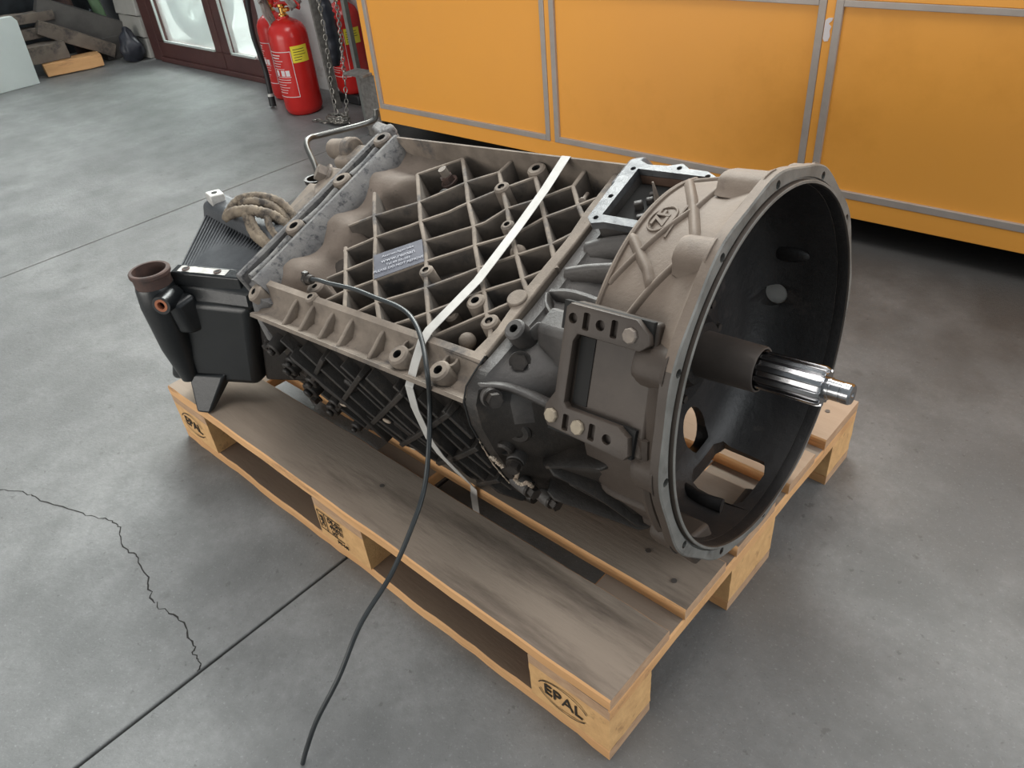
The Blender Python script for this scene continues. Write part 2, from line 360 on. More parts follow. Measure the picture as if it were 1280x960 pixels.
# bare patch of missing paint between the strips
bm = NB(); prism(bm, [(1.848, .555), (1.853, .548), (1.862, .55), (1.866, .562), (1.863, .575), (1.866, .585), (1.858, .592), (1.866, .60), (1.868, .607), (1.856, .606), (1.848, .60)], -.0006, .002, 'y'); obj('paint_chip', bm, 'white', ye, smooth=0)
# grey steel foot bracket at the left lower corner
yb('foot_bracket', -.125, -.02, .0, .27, .0, .012, 'rustbar', .002); yb('bracket_ledge', -.16, -.03, .27, .28, -.05, .03, 'rustbar', .001)

# ================================================================ PALLET
pal = thing('wooden_pallet', 'worn wooden pallet with dusty boards under the gearbox', 'pallet', (.6, .4, 0))
PO = Vector((-.6, -.4, 0))
def board(name, x0, x1, y0, y1, z0, z1, mtop, medge, mend, wob=.0, chip=0, ax='x'):
    bm = NB(); n = 40 if ax == 'x' else 24
    L = (x1 - x0) if ax == 'x' else (y1 - y0); sd = random.random() * 50
    rings = []
    for i in range(n + 1):
        t = i / n; s = t * L
        e0 = wob * (noise.noise(Vector((s * 7, sd, 0))) + .5 * noise.noise(Vector((s * 25, sd, 3))))
        e1 = wob * (noise.noise(Vector((s * 7, sd, 9))) + .5 * noise.noise(Vector((s * 25, sd, 6))))
        zt = .0012 * noise.noise(Vector((s * 5, sd, 20)))
        ch = .003 + abs(wob) * .5 * max(0, noise.noise(Vector((s * 16, sd, 30))))
        if ax == 'x':
            x = x0 + s; q = [(x, y0 + e0, z0), (x, y0 + e0, z1 - ch), (x, y0 + ch * .8 + e0, z1 + zt), (x, y1 - ch * .8 + e1, z1 + zt), (x, y1 + e1, z1 - ch), (x, y1 + e1, z0)]
        else:
            y = y0 + s; q = [(x0 + e0, y, z0), (x0 + e0, y, z1 - ch), (x0 + ch + e0, y, z1 + zt), (x1 - ch + e1, y, z1 + zt), (x1 + e1, y, z1 - ch), (x1 + e1, y, z0)]
        rings.append([Vector(p) for p in q])
    loft(bm, rings); bm.normal_update()
    for f in bm.faces:
        c = f.calc_center_median(); nn = f.normal
        f.material_index = 0 if abs(nn.z) > .8 else (2 if abs(nn.x if ax == 'x' else nn.y) > .8 else 1)
    return obj(name, bm, [mtop, medge, mend], pal, smooth=0, off=PO)
BY = [(0, .145), (.186, .302), (.337, .463), (.513, .613), (.655, .8)]
for i, (a, b) in enumerate(BY):
    o = board('deck_board', 0, 1.2, a, b, .122, .144, 'wtop' if i < 3 else 'wtopc', 'wedge', 'wend', .0016 if i else .002)
for x in (0, .5275, 1.055):
    board('cross_board', x, x + .145, .0, .8, .100, .122, 'wtop', 'wedge', 'wend', .0015, ax='y')
for i, (a, b) in enumerate(((0, .1), (.3275, .4725), (.7, .8))):
    board('bottom_board', 0, 1.2, a, b, 0, .022, 'wlow', 'wedge', 'wend', .0045)
bl = {}
for i, x in enumerate((0, .5275, 1.055)):
    for j, (a, b) in enumerate(((0, .1), (.3275, .4725), (.7, .8))):
        bm = NB(); box(bm, (x + .0725, (a + b) / 2, .061), (.145, b - a, .078)); bmesh.ops.subdivide_edges(bm, edges=bm.edges, cuts=5, use_grid_fill=True)
        for v in bm.verts: v.co += Vector((noise.noise(v.co * 40), noise.noise(v.co * 40 + Vector((9, 0, 0))), 0)) * .0012
        for v in bm.verts: v.co.z = min(max(v.co.z, .0222), .0998)
        bl[i, j] = obj('block', bm, 'wblock', pal, smooth=0, off=PO)
nb = None
for (a, b) in BY:
    for x in (.0725, .6, 1.1275):
        for dx in (-.03, .035):
            if nb and random.random() < .45: continue
            if nb is None:
                bm = NB(); cyl(bm, (0, 0, 0), (0, 0, .0012), .0045, seg=10); nb = obj('nail', bm, 'nail', pal)
            else: nb = nb.copy(); C.collection.objects.link(nb)
            nb.location = PO + Vector((x + dx + random.uniform(-.01, .01), (a + b) / 2 + random.uniform(-.03, .03), .1441))
# stamps burnt on the side faces of the blocks
def stampm(x, z, y=-.0016): return basis(PO + Vector((x, y, z)), (1, 0, 0), (0, 0, 1), (0, -1, 0))
def ring_arc(par, cx, cz, rx, rz, a0, a1, wd=.0011):
    bm = NB(); n = 40; prev = None
    for i in range(n + 1):
        a = a0 + (a1 - a0) * i / n; p = Vector((cx + rx * math.cos(a), -.0019, cz + rz * math.sin(a))); d = Vector((math.cos(a), 0, math.sin(a))) * wd * (1 + .4 * noise.noise(p * 90))
        v = [bm.verts.new(PO + p + d), bm.verts.new(PO + p - d)]
        if prev: bm.faces.new((prev[0], prev[1], v[1], v[0]))
        prev = v
    obj('stamp_oval', bm, 'ink', par, smooth=0)
for i, cx in ((0, .066), (2, 1.118)):
    text('stamp_letters', 'EPAL', .034, 'ink', stampm(cx, .064), bl[i, 0], xs=.98, stroke=.0001)
    ring_arc(bl[i, 0], cx, .064, .046, .027, R_(20), R_(165)); ring_arc(bl[i, 0], cx, .064, .046, .027, R_(195), R_(330))
mb = bl[1, 0]
for s, dx, z, sz in (('DE-SN1', .052, .082, .017), ('490021', .052, .067, .017), ('HT', .043, .052, .015), ('596-4-05', .062, .036, .011)):
    text('stamp_letters', s, sz, 'ink', stampm(.5275 + dx + .008, z), mb, xs=.82, stroke=.0001)
text('stamp_letters', 'IPPC', .014, 'ink', stampm(.545, .069) @ Matrix.Rotation(-PI / 2, 4, 'Z'), mb, xs=1.1, stroke=.0002)
for (x0, z0, x1, z1) in ((.5345, .092, .605, .0935), (.5345, .045, .605, .0465), (.5345, .045, .536, .0935), (.5555, .045, .557, .0935)):
    bm = NB(); box(bm, PO + Vector(((x0 + x1) / 2, -.0016, (z0 + z1) / 2)), (x1 - x0, .0006, z1 - z0)); obj('stamp_frame', bm, 'ink', mb, smooth=0)

# ================================================================ GEARBOX
# body frame: x forward along the input shaft, y away across the case, z up out of the ribbed cover (rolled 20 degrees)
O = Vector((1.182, .409, .432))
GX = Vector((0.9967654983945229, 0.017398606492683558, 0.07845909572784494))
GY = Vector((-0.04323040167190084, 0.9390811728566514, 0.3409658093672479))
GZ = Vector((-0.06774712969273682, -0.34325477313256564, 0.9367958620425831))
GR = Matrix((GX, GY, GZ)).transposed()
base = Vector((.78, .40, .1445))
gb = thing('gearbox', 'large dirty truck gearbox with open bell housing and ribbed cover lying on the pallet', 'gearbox', base)
gb.rotation_euler = GR.to_euler()
OFF = GR.transposed() @ (O - base)
def W(l): return O + GR @ Vector(l)
def g(name, bm, m, par=gb, bevel=0, smooth=40, seg=2): return obj(name, bm, m, par, bevel, smooth, OFF, seg)
def w2g(p): return GR.transposed() @ (Vector(p) - O)

# --- main case
TOPZ = .19
sec = [(-.226, .19), (-.237, .19), (-.246, .172), (-.260, .160), (-.278, .162), (-.288, .171), (-.292, .163), (-.284, .150), (-.294, .02), (-.289, -.09), (-.265, -.135), (-.2, -.160), (-.05, -.20), (.08, -.195), (.15, -.15), (.2, -.05), (.21, .1), (.168, .185), (.1535, .2065), (.1500, .2068), (.142, .135), (-.218, .135)]
bm = NB(); rings = []
for i in range(13):
    x = -.272 - .53 * i / 12; rings.append([Vector((x, y, z)) for y, z in sec])
fs = loft(bm, rings)
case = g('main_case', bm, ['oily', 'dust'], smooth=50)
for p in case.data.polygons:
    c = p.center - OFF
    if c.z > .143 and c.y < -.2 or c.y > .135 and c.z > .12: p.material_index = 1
# pocket floor with the swellings of the shafts below
bm = NB(); nx, ny = 70, 48; vv = []
for i in range(nx + 1):
    row = []
    for j in range(ny + 1):
        x = -.80 + .525 * i / nx; y = -.225 + .37 * j / ny
        z = .134 + .022 * math.exp(-((y + .10) / .045) ** 2) * (1 if x > -.62 else .6) + .016 * math.exp(-((y - .05) / .05) ** 2) * (.5 + .5 * math.sin(x * 22)) + .004 * noise.noise(Vector((x * 30, y * 30, 0)))
        z += .030 * math.exp(-((x + .50) ** 2 + (y + .01) ** 2) / .0009)
        row.append(bm.verts.new((x, y, min(z, .178))))
    vv.append(row)
for i in range(nx):
    for j in range(ny): bm.faces.new((vv[i][j], vv[i + 1][j], vv[i + 1][j + 1], vv[i][j + 1]))
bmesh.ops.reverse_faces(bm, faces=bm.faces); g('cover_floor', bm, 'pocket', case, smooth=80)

def rib(pts, wt=.0034, wb=.0052, z0=.13, z1=TOPZ, m='dust', par=case, name='rib', dip=0):
    bm = NB(); rings = []
    P = [Vector((a, b, 0)) for a, b in pts]; Q = []
    for a, b in zip(P, P[1:]):
        k = max(1, int((b - a).length / .018)); Q += [a.lerp(b, i / k) for i in range(k)]
    Q.append(P[-1])
    for i, p in enumerate(Q):
        d = (Q[min(i + 1, len(Q) - 1)] - Q[max(i - 1, 0)]).normalized(); s = Vector((-d.y, d.x, 0))
        zt = z1 + .0008 * noise.noise(p * 40) ; ww = wt * (1 + .12 * noise.noise(p * 70 + Vector((5, 0, 0))))
        rings.append([p + s * wb + Vector((0, 0, z0)), p + s * ww + Vector((0, 0, zt - .003)), p + s * ww * .6 + Vector((0, 0, zt - .0006)), p - s * ww * .6 + Vector((0, 0, zt - .0006)), p - s * ww + Vector((0, 0, zt - .003)), p - s * wb + Vector((0, 0, z0))])
    loft(bm, rings); bm.normal_update()
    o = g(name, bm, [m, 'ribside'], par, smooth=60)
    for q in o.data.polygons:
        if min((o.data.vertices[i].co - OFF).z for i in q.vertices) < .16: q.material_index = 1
    return o
STEEP = [[(-0.70, -0.115), (-0.652, -0.161), (-0.613, -0.198), (-0.582, -0.23)], [(-0.755, 0.02), (-0.702, -0.034), (-0.654, -0.079), (-0.613, -0.123), (-0.573, -0.162), (-0.53, -0.201), (-0.489, -0.235)], [(-0.693, 0.082), (-0.629, 0.017), (-0.588, -0.024), (-0.543, -0.063), (-0.505, -0.101), (-0.463, -0.149), (-0.421, -0.19), (-0.385, -0.225)], [(-0.622, 0.137), (-0.567, 0.081), (-0.525, 0.037), (-0.473, -0.011), (-0.44, -0.048), (-0.399, -0.088), (-0.358, -0.126), (-0.325, -0.161), (-0.299, -0.184), (-0.283, -0.206)], [(-0.512, 0.15), (-0.517, 0.117), (-0.481, 0.08), (-0.439, 0.039), (-0.408, 0.005), (-0.353, -0.048), (-0.311, -0.088), (-0.285, -0.11)], [(-0.437, 0.118), (-0.358, 0.035), (-0.311, -0.014), (-0.272, -0.055)], [(-0.356, 0.15), (-0.354, 0.11), (-0.318, 0.072), (-0.28, 0.038)]]
FLAT = [[(-0.693, 0.082), (-0.622, 0.137)], [(-0.74, -0.068), (-0.702, -0.034), (-0.629, 0.017), (-0.567, 0.081), (-0.517, 0.117)], [(-0.695, -0.124), (-0.654, -0.079), (-0.588, -0.024), (-0.548, 0.009), (-0.525, 0.037), (-0.481, 0.08), (-0.437, 0.118)], [(-0.676, -0.186), (-0.652, -0.161), (-0.613, -0.123), (-0.543, -0.063), (-0.473, -0.011), (-0.457, 0.002), (-0.439, 0.039), (-0.395, 0.072), (-0.354, 0.11)], [(-0.638, -0.23), (-0.613, -0.198), (-0.573, -0.162), (-0.505, -0.101), (-0.44, -0.048), (-0.403, -0.021), (-0.38, -0.001), (-0.358, 0.035), (-0.318, 0.072), (-0.285, 0.102)], [(-0.556, -0.234), (-0.53, -0.201), (-0.463, -0.149), (-0.399, -0.088), (-0.353, -0.048), (-0.311, -0.014), (-0.299, 0.001), (-0.28, 0.028)], [(-0.469, -0.232), (-0.421, -0.19), (-0.358, -0.126), (-0.311, -0.088), (-0.275, -0.05)], [(-0.38, -0.225), (-0.325, -0.161), (-0.298, -0.13), (-0.285, -0.115)]]
for p in STEEP: rib(p, .0037, .0058)
for p in FLAT: rib(p, .0028, .0046)
rib([(-.79, -.231), (-.668, -.231), (-.563, -.232), (-.499, -.232), (-.392, -.232), (-.272, -.235)], .0055, .0075, name='edge_rail')
# front rim beside the joint and rear deck with dusty scallops
bm = NB(); prism(bm, [(-.273, -.240), (-.272, .150), (-.300, .150), (-.298, .06), (-.292, .0), (-.295, -.12), (-.290, -.18), (-.298, -.235)], .12, .1895); g('front_rim', bm, 'dust', case, bevel=.003)
bm = NB(); nx, ny = 40, 60; vv = []
def hump(x, y):
    edge = -.70 + .0
    xs = [(-.235, -.762), (-.185, -.735), (-.126, -.752), (-.10, -.735), (-.06, -.715), (-.03, -.745), (.02, -.735), (.045, -.705), (.085, -.690), (.118, -.667), (.16, -.655)]
    for (y0, x0), (y1, x1) in zip(xs, xs[1:]):
        if y0 <= y <= y1: edge = x0 + (x1 - x0) * (y - y0) / (y1 - y0); break
    t = (edge - x) / .03
    s = 1 / (1 + math.exp(-5 * (t - .3)))
    top = .176 - .011 * math.cos(y * 52) - .05 * max(0, (x + .79)) + .004 * math.exp(-((x + .80) / .02) ** 2)
    return .136 + (top - .136) * s
for i in range(nx + 1):
    row = []
    for j in range(ny + 1):
        x = -.81 + .17 * i / nx; y = -.232 + .382 * j / ny
        row.append(bm.verts.new((x, y, hump(x, y) + .0015 * noise.noise(Vector((x * 60, y * 60, 2))))))
    vv.append(row)
for i in range(nx):
    for j in range(ny): bm.faces.new((vv[i][j], vv[i + 1][j], vv[i + 1][j + 1], vv[i][j + 1]))
bmesh.ops.reverse_faces(bm, faces=bm.faces); g('rear_deck', bm, 'hump', case, smooth=80)
bm = NB(); rings = []
for i in range(31):
    y = -.245 + .405 * i / 30; n1 = .0015 * noise.noise(Vector((y * 40, 1, 1)))
    rings.append([Vector((-.786 + n1, y, .15)), Vector((-.792 + n1 * 3, y, .184)), Vector((-.806, y, .200 + n1)), Vector((-.812, y, .205)), Vector((-.822, y, .203)), Vector((-.824, y, .10))])
loft(bm, rings); g('rear_ridge', bm, 'ridge', case, smooth=50)
# second casting flange behind the joint
bm = NB(); rings = []
for i in range(31):
    y = -.245 + .41 * i / 30
    rings.append([Vector((-.868, y, .10)), Vector((-.868, y, .196)), Vector((-.872, y, .20)), Vector((-.878, y, .20)), Vector((-.882, y, .196)), Vector((-.882, y, .10))])
loft(bm, rings); box(bm, (-.85, -.04, .14), (.06, .40, .07)); g('rear_flange', bm, 'ridge', case, bevel=.003)
def boss(p, d, r, h, hr=.45, m='dust', par=case, name='boss', hole='hole', taper=1.15):
    bm = NB(); d = Vector(d).normalized(); p = Vector(p)
    revolve(bm, p, d, [(-h, .0005), (-h, r * taper), (-.003, r), (0, r - .003), (0, r * hr), (-.012, r * hr), (-.012, .0005)], 24, closed=False)
    o = g(name, bm, [m, hole], par, smooth=40)
    for q in o.data.polygons:
        if (q.center - OFF - p).dot(d) < -.0015 and ((q.center - OFF - p) - d * (q.center - OFF - p).dot(d)).length < r * hr * 1.02 and (q.center - OFF - p).dot(d) > -.0125: q.material_index = 1
    return o
for (x, y, r) in ((-.481, .08, .0135), (-.409, .003, .011), (-.354, -.149, .0145), (-.306, -.175, .0135), (-.444, .133, .016), (-.486, -.12, .012), (-.668, -.232, .0115)):
    boss((x, y, TOPZ + .004), (0, 0, 1), r, .055)
bm = NB(); cyl(bm, (-.293, -.124, .17), (-.293, -.124, .193), .0155, seg=24); g('plug_disc', bm, 'dust', case, bevel=.002)
for (x, y) in ((-.29, -.215), (-.37, -.03), (-.335, -.205)):
    bm = NB(); bmesh.ops.create_uvsphere(bm, u_segments=16, v_segments=10, radius=.013, matrix=Matrix.Translation((x, y, .172))); g('casting_knob', bm, 'dust', case)
for (x, y) in ((-.43, -.03), (-.40, -.17)): boss((x, y, .172), (.1, -.2, 1), .012, .04, .3)
for y in (-.110, .024, .147): boss((-.846, y, .206), (0, 0, 1), .0185, .05, .48)
for x0, x1 in ((-.845, -.845),):
    for ya, yb_ in ((-.09, .004), (.045, .125), (-.235, -.13)):
        bm = NB(); sweep(bm, [(-.846, ya, .192), (-.846, (ya + yb_) / 2, .189), (-.846, yb_, .192)], .008, 10); g('web', bm, 'ridge', case)
# gussets below the edge rail
for x in (-.706, -.659, -.605, -.555, -.479):
    bm = NB(); A_ = [(-.236, .184), (-.244, .184), (-.256, .181), (-.270, .176), (-.282, .173), (-.288, .170), (-.286, .155), (-.236, .155)]
    loft(bm, [[Vector((x - .0035 + s * .007 - .02 * ((y + .236) / .06) ** 2 * -0, y, z)) for y, z in A_] for s in (0, 1)]); g('gusset', bm, 'dust', case, bevel=.002)
for x in (-.417, -.331):
    boss((x, -.270, .186), (0, -.12, 1), .0165, .055, .42)
    bm = NB(); revolve(bm, (x + .003, -.247, .182), (0, 0, 1), [(-.02, .014), (0, .0125), (0, .0085), (-.02, .0085)], 20); g('eyelet', bm, 'dust', case)
boss((-.812, -.258, .190), (-.15, -.35, 1), .017, .055, .36)
bm = NB(); sweep(bm, [(-.80, -.235, .17), (-.82, -.25, .14), (-.82, -.27, .06)], .03, 12); g('corner_casting', bm, 'ridge', case)
# diagonal ribs on the oily side wall
def yside(z): return -.290 - .007 * max(0, 1 - abs(z - .02) / .12)
def side_rib(x0, z0, x1, z1, t=.0035, h=.016, m='oily'):
    bm = NB(); n = 8; rings = []; d = Vector((x1 - x0, 0, z1 - z0)).normalized(); s = Vector((-d.z, 0, d.x))
    for i in range(n + 1):
        p = Vector((x0 + (x1 - x0) * i / n, 0, z0 + (z1 - z0) * i / n)); yo = yside(p.z)
        if p.z < -.09: yo += (-.09 - p.z) * .55
        rings.append([p + s * t * 1.6 + Vector((0, yo + .01, 0)), p + s * t + Vector((0, yo - h, 0)), p - s * t + Vector((0, yo - h, 0)), p - s * t * 1.6 + Vector((0, yo + .01, 0))])
    loft(bm, rings); g('side_rib', bm, m, case, bevel=.0015)
def clip(x0, z0, dx, dz, zl, zh, xl, xh):
    t0, t1 = 0, 9
    ts = []
    for (p, d, lo, hi) in ((x0, dx, xl, xh), (z0, dz, zl, zh)):
        a, b = (lo - p) / d, (hi - p) / d; ts.append((min(a, b), max(a, b)))
    a = max(t[0] for t in ts); b = min(t[1] for t in ts)
    return (x0 + a * dx, z0 + a * dz, x0 + b * dx, z0 + b * dz) if b - a > .03 else None
for k, xs_ in enumerate((-.84, -.79, -.725, -.665, -.60, -.555, -.49, -.43, -.375, -.32)):
    q = clip(xs_, .14, .60, -.80, -.115, .14, -.73, -.285)
    if q: side_rib(*q, t=(.0045, .003, .004)[k % 3], h=(.016, .011, .014)[k % 3])
for k in range(6):
    q = clip(-.60 + k * .098, .14, -.75, -.66, -.115, .14, -.73, -.285)
    if q: side_rib(*q, t=.0042, h=.018)
bm = NB(); sweep(bm, [(x, -.276, -.118) for x in (-.79, -.6, -.45, -.285)], .012, 10); g('lower_rim', bm, 'oily', case)
bm = NB(); rings = [[Vector((x, -.278, .163)), Vector((x, -.291, .173)), Vector((x, -.295, .168)), Vector((x, -.284, .150))] for x in (-.80, -.5, -.272)]; loft(bm, rings); g('side_lip', bm, 'dust', case)

for (x, z, w_, h_) in ((-.47, .085, .035, .03), (-.52, -.02, .04, .03), (-.42, -.03, .03, .04), (-.335, .06, .03, .035), (-.60, .06, .03, .03)):
    bm = NB(); box(bm, (x, -.292, z), (w_, .018, h_), Quaternion((0, 1, 0), .75)); g('side_pad', bm, 'oily', case, bevel=.005)
# bolts: one mesh shared
def hexmesh(r, h):
    bm = NB(); cyl(bm, (0, 0, 0), (0, 0, h * .22), r * 1.28, seg=20); prism(bm, ngon(6, r), h * .22, h * .95); cyl(bm, (0, 0, h * .9), (0, 0, h), r * .8, seg=12)
    me = bpy.data.meshes.new('bolt'); bmesh.ops.recalc_face_normals(bm, faces=bm.faces); bm.to_mesh(me); bm.free(); return me
HM = {}
def bolt(p, d, r=.011, h=.012, m='bolt', par=case, name='bolt', stem=0):
    k = (round(r, 4), round(h, 4), m)
    if k not in HM: HM[k] = hexmesh(r, h); HM[k].materials.append(M[m])
    o = link(name, HM[k], par); o.location = Vector(p) + OFF; o.rotation_euler = Vector(d).to_track_quat('Z', 'X').to_euler()
    if stem:
        bm = NB(); d = Vector(d).normalized(); cyl(bm, Vector(p) - d * stem, p, r * 1.5, r * 1.35, 20); g('bolt_boss', bm, 'mid' if m == 'boltd' else 'dust', par, bevel=.002)
    return o
# dark bolts, plugs and bosses on the rear part of the side
random.seed(3)
for (x, z, r, m) in ((-.765, .11, .017, 'oily'), (-.73, .09, .014, 'oily'), (-.775, .05, .020, 'oily'), (-.72, .035, .016, 'oily'), (-.765, -.01, .021, 'oily'), (-.70, -.02, .014, 'oily'), (-.74, -.06, .018, 'oily'), (-.69, -.09, .013, 'oily')):
    bm = NB(); cyl(bm, (x, -.28, z), (x, -.315, z), r, r * .85, 16); cyl(bm, (x, -.315, z), (x, -.323, z), r * .5, seg=6); g('side_boss', bm, m, case, bevel=.003)
for (x, z) in ((-.80, .10), (-.80, .02), (-.80, -.06)): bolt((x, -.300, z), (0, -1, 0), .010, .014, 'boltd')
bm = NB(); rings = [[Vector((x, -.30 + .01, z + .012)), Vector((x, -.318, z + .008)), Vector((x, -.318, z - .008)), Vector((x, -.29, z - .012))] for x, z in ((-.70, .115), (-.66, .06), (-.61, -.01), (-.585, -.07))]; loft(bm, rings); g('cast_arm', bm, 'oily', case, bevel=.003)
for (x, z) in ((-.69, .095), (-.655, .00), (-.60, -.085), (-.555, -.105), (-.52, .02)):
    bm = NB(); bmesh.ops.create_icosphere(bm, subdivisions=2, radius=.007, matrix=Matrix.Translation((x, -.312 if z > -.07 else -.295, z)) @ Matrix.Diagonal((1.5, .5, .6, 1))); g('chipped_spot', bm, 'seam', case)
# casting numbers deep in the pocket and the text plate
text('cast_letters', 'ZF', .034, 'pocket', basis(OFF + Vector((-.555, .022, .163)), (.70, .71, 0), (-.71, .70, 0), (0, 0, 1)), case, depth=.003)
PLC = [(-.616, -.118, .189), (-.548, -.062, .189), (-.506, -.103, .188), (-.573, -.162, .188)]
bm = NB(); hexa(bm, [Vector(p) for p in PLC], [Vector(p) + Vector((0, 0, .0025)) for p in PLC]); bmesh.ops.recalc_face_normals(bm, faces=bm.faces); npl = g('name_plate', bm, 'plate', case, smooth=0)
ex = Vector((.068, .056, 0)).normalized(); ey = Vector((-.042, .042, 0)).normalized()
cc = Vector((-.5605, -.1115, .1918)) + OFF
text('plate_letters', 'www.reman', .0125, 'print', basis(cc + ey * .006, ex, ey, (0, 0, 1)), npl, depth=.0002)
for k, (s, off_) in enumerate((('Tel 49 05-101', -.006), ('PLEASE DO NOT REMOVE', -.016), ('Austauschgetriebe', .019))):
    text('plate_letters', s, .0078, 'print', basis(cc + ey * off_, ex, ey, (0, 0, 1)), npl, depth=.0002)
# rusty bolt, threaded plug, loose stud in the cells
bolt((-.634, .098, .165), (-.1, -.05, 1), .0125, .016, 'rust'); bm = NB(); cyl(bm, (-.634, .098, .18), (-.6355, .097, .196), .008, seg=14); g('bolt_tip', bm, 'bolt', case)
boss((-.612, .058, .172), (.25, -.5, 1), .014, .03, .5, m='mid')
bm = NB(); cyl(bm, (-.338, .118, .168), (-.318, .083, .186), .0035, seg=12); cyl(bm, (-.3195, .0855, .1845), (-.317, .081, .187), .006, seg=12); g('stud', bm, 'bolt', case)

def ridge(pts, nrm, wt, wb_, h, m, par, name='rib', dep=.01, bev=.0012):
    rings = []; P = [Vector(p) for p in pts]
    for i, p in enumerate(P):
        d = (P[min(i + 1, len(P) - 1)] - P[max(i - 1, 0)]).normalized(); nn = Vector(nrm[i] if isinstance(nrm, list) else nrm); nn = (nn - d * nn.dot(d)).normalized(); s = d.cross(nn)
        e = .35 if i in (0, len(P) - 1) else 1
        rings.append([p + s * wb_ - nn * dep, p + s * wb_, p + s * wt + nn * h * .8 * e, p + s * wt * .5 + nn * h * e, p - s * wt * .5 + nn * h * e, p - s * wt + nn * h * .8 * e, p - s * wb_, p - s * wb_ - nn * dep])
    bm = NB(); loft(bm, rings); return g(name, bm, m, par, smooth=55)
def sub(pts, n=6): return catmull(pts, n)

# --- mid case between ribbed case and bell
def msec(t):
    a = [(-.228, .185), (-.250, .188), (-.276, .183), (-.292, .168), (-.303, .13), (-.306, .08), (-.305, .0), (-.290, -.075), (-.25, -.13), (-.18, -.165), (-.05, -.19), (.08, -.185), (.15, -.15), (.2, -.05), (.205, .08), (.17, .17), (.10, .183), (0, .180), (-.12, .178)]
    b = []
    for (y, z) in a:
        an = math.atan2(z, y); r = .215
        bz = r * math.sin(an); by = r * math.cos(an); bz = max(bz, -.115)
        if bz > .15: bz = .15 + (bz - .15) * .5
        b.append((by, bz))
    return [(y0 + (y1 - y0) * t, z0 + (z1 - z0) * t) for (y0, z0), (y1, z1) in zip(a, b)]
bm = NB(); rings = []
for x, t, s in ((-.270, 0, 1.0), (-.252, .02, 1.0), (-.247, .05, .965), (-.22, .18, .96), (-.20, .35, .96), (-.18, .6, .97), (-.16, .85, 1.0), (-.15, .95, 1.0)):
    rings.append([Vector((x, y * s, z * s)) for y, z in msec(t)])
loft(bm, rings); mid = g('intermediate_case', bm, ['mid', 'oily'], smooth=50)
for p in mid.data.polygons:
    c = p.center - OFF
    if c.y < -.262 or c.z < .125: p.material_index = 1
bm = NB(); P = [Vector((-.2715, y * 1.003, z * 1.003)) for y, z in [(-.228, .19)] + msec(0)[1:11]]
sweep(bm, P, .0016, 6, smooth=False); g('sealant_bead', bm, 'hole', mid)
bm = NB(); sweep(bm, [(-.2712, -.306, .10), (-.2712, -.309, .04), (-.2712, -.305, -.02)], .0012, 6, jit=.6, n=14); g('sealant_squeeze', bm, 'seam', mid)
# shelf rib, top ribs, dark bosses and bolts
def tube(pts, r, m='mid', name='rib', par=None, seg=10, flat=1): bm = NB(); sweep(bm, pts, r, seg, flat=flat); return g(name, bm, m, par or mid)
ridge(sub([(-.262, -.268, .180), (-.22, -.248, .166), (-.165, -.238, .138)]), (0, -.6, .8), .003, .006, .008, 'mid', mid, 'shelf_rib')
ridge(sub([(-.262, -.095, .168), (-.22, -.088, .172), (-.15, -.10, .182)]), (0, 0, 1), .005, .009, .018, 'mid', mid)
ridge(sub([(-.262, -.055, .168), (-.22, -.042, .174), (-.15, -.035, .188)]), (0, 0, 1), .006, .010, .020, 'mid', mid)
ridge(sub([(-.258, -.098, .172), (-.245, -.118, .172), (-.222, -.135, .172)]), (0, 0, 1), .003, .006, .018, 'mid', mid)
ridge(sub([(-.262, .0, .165), (-.22, .012, .175), (-.15, .020, .190)]), (0, 0, 1), .008, .018, .020, 'mid', mid)
bm = NB(); hexa(bm, [Vector(p) for p in ((-.235, -.20, .10), (-.16, -.21, .10), (-.16, -.14, .10), (-.235, -.13, .10))], [Vector(p) for p in ((-.228, -.165, .198), (-.155, -.175, .212), (-.15, -.135, .214), (-.225, -.125, .2))]); g('mount_block', bm, 'mid', mid, bevel=.008, seg=3)
boss((-.248, -.183, .206), (0, -.25, 1), .0155, .06, .4, m='mid', par=mid)
ridge([(-.24, -.175, .185), (-.225, -.160, .188), (-.21, -.145, .188)], (0, 0, 1), .0025, .005, .012, 'mid', mid)
boss((-.203, -.157, .178), (0, -.45, 1), .0145, .06, .36, m='dust', par=mid)
bolt((-.232, -.210, .172), (.55, -.45, .7), .0115, .013, 'boltd', mid, stem=.05)
bolt((-.236, -.272, .168), (.9, -.35, .35), .0105, .016, 'boltd', mid, stem=.04)
boss((-.222, -.275, .098), (.35, -.9, .3), .0185, .05, .42, m='oily', par=mid)
bolt((-.23, -.300, .052), (.4, -1, .2), .010, .014, 'boltd', mid, stem=.03)
for (x, y, z) in ((-.238, -.297, -.018), (-.232, -.280, -.075)): bolt((x + .006, y - .004, z), (1, -.25, 0), .0095, .015, 'boltd', mid, stem=.035)
boss((-.245, -.298, .072), (.2, -1, 0), .014, .03, .6, m='oily', par=mid)
for pts in ([(-.262, -.310, .066), (-.25, -.312, .062), (-.245, -.311, .05)], [(-.232, -.312, .03), (-.225, -.313, .02), (-.215, -.308, .022), (-.212, -.305, .008)], [(-.225, -.302, .055), (-.228, -.308, .035), (-.236, -.31, .02)]):
    bm = NB(); sweep(bm, pts, .0028, 7, jit=.5, n=10); g('sealant_lump', bm, 'seam', mid)
bm = NB(); hexa(bm, [Vector(p) for p in ((-.205, -.255, -.05), (-.08, -.255, -.06), (-.08, -.20, -.12), (-.205, -.20, -.12))], [Vector(p) for p in ((-.20, -.275, .03), (-.08, -.24, .04), (-.08, -.15, .04), (-.20, -.15, .03))]); g('side_casting', bm, 'oily', mid, bevel=.012, seg=3)
NL = Vector((0, -1, .15))
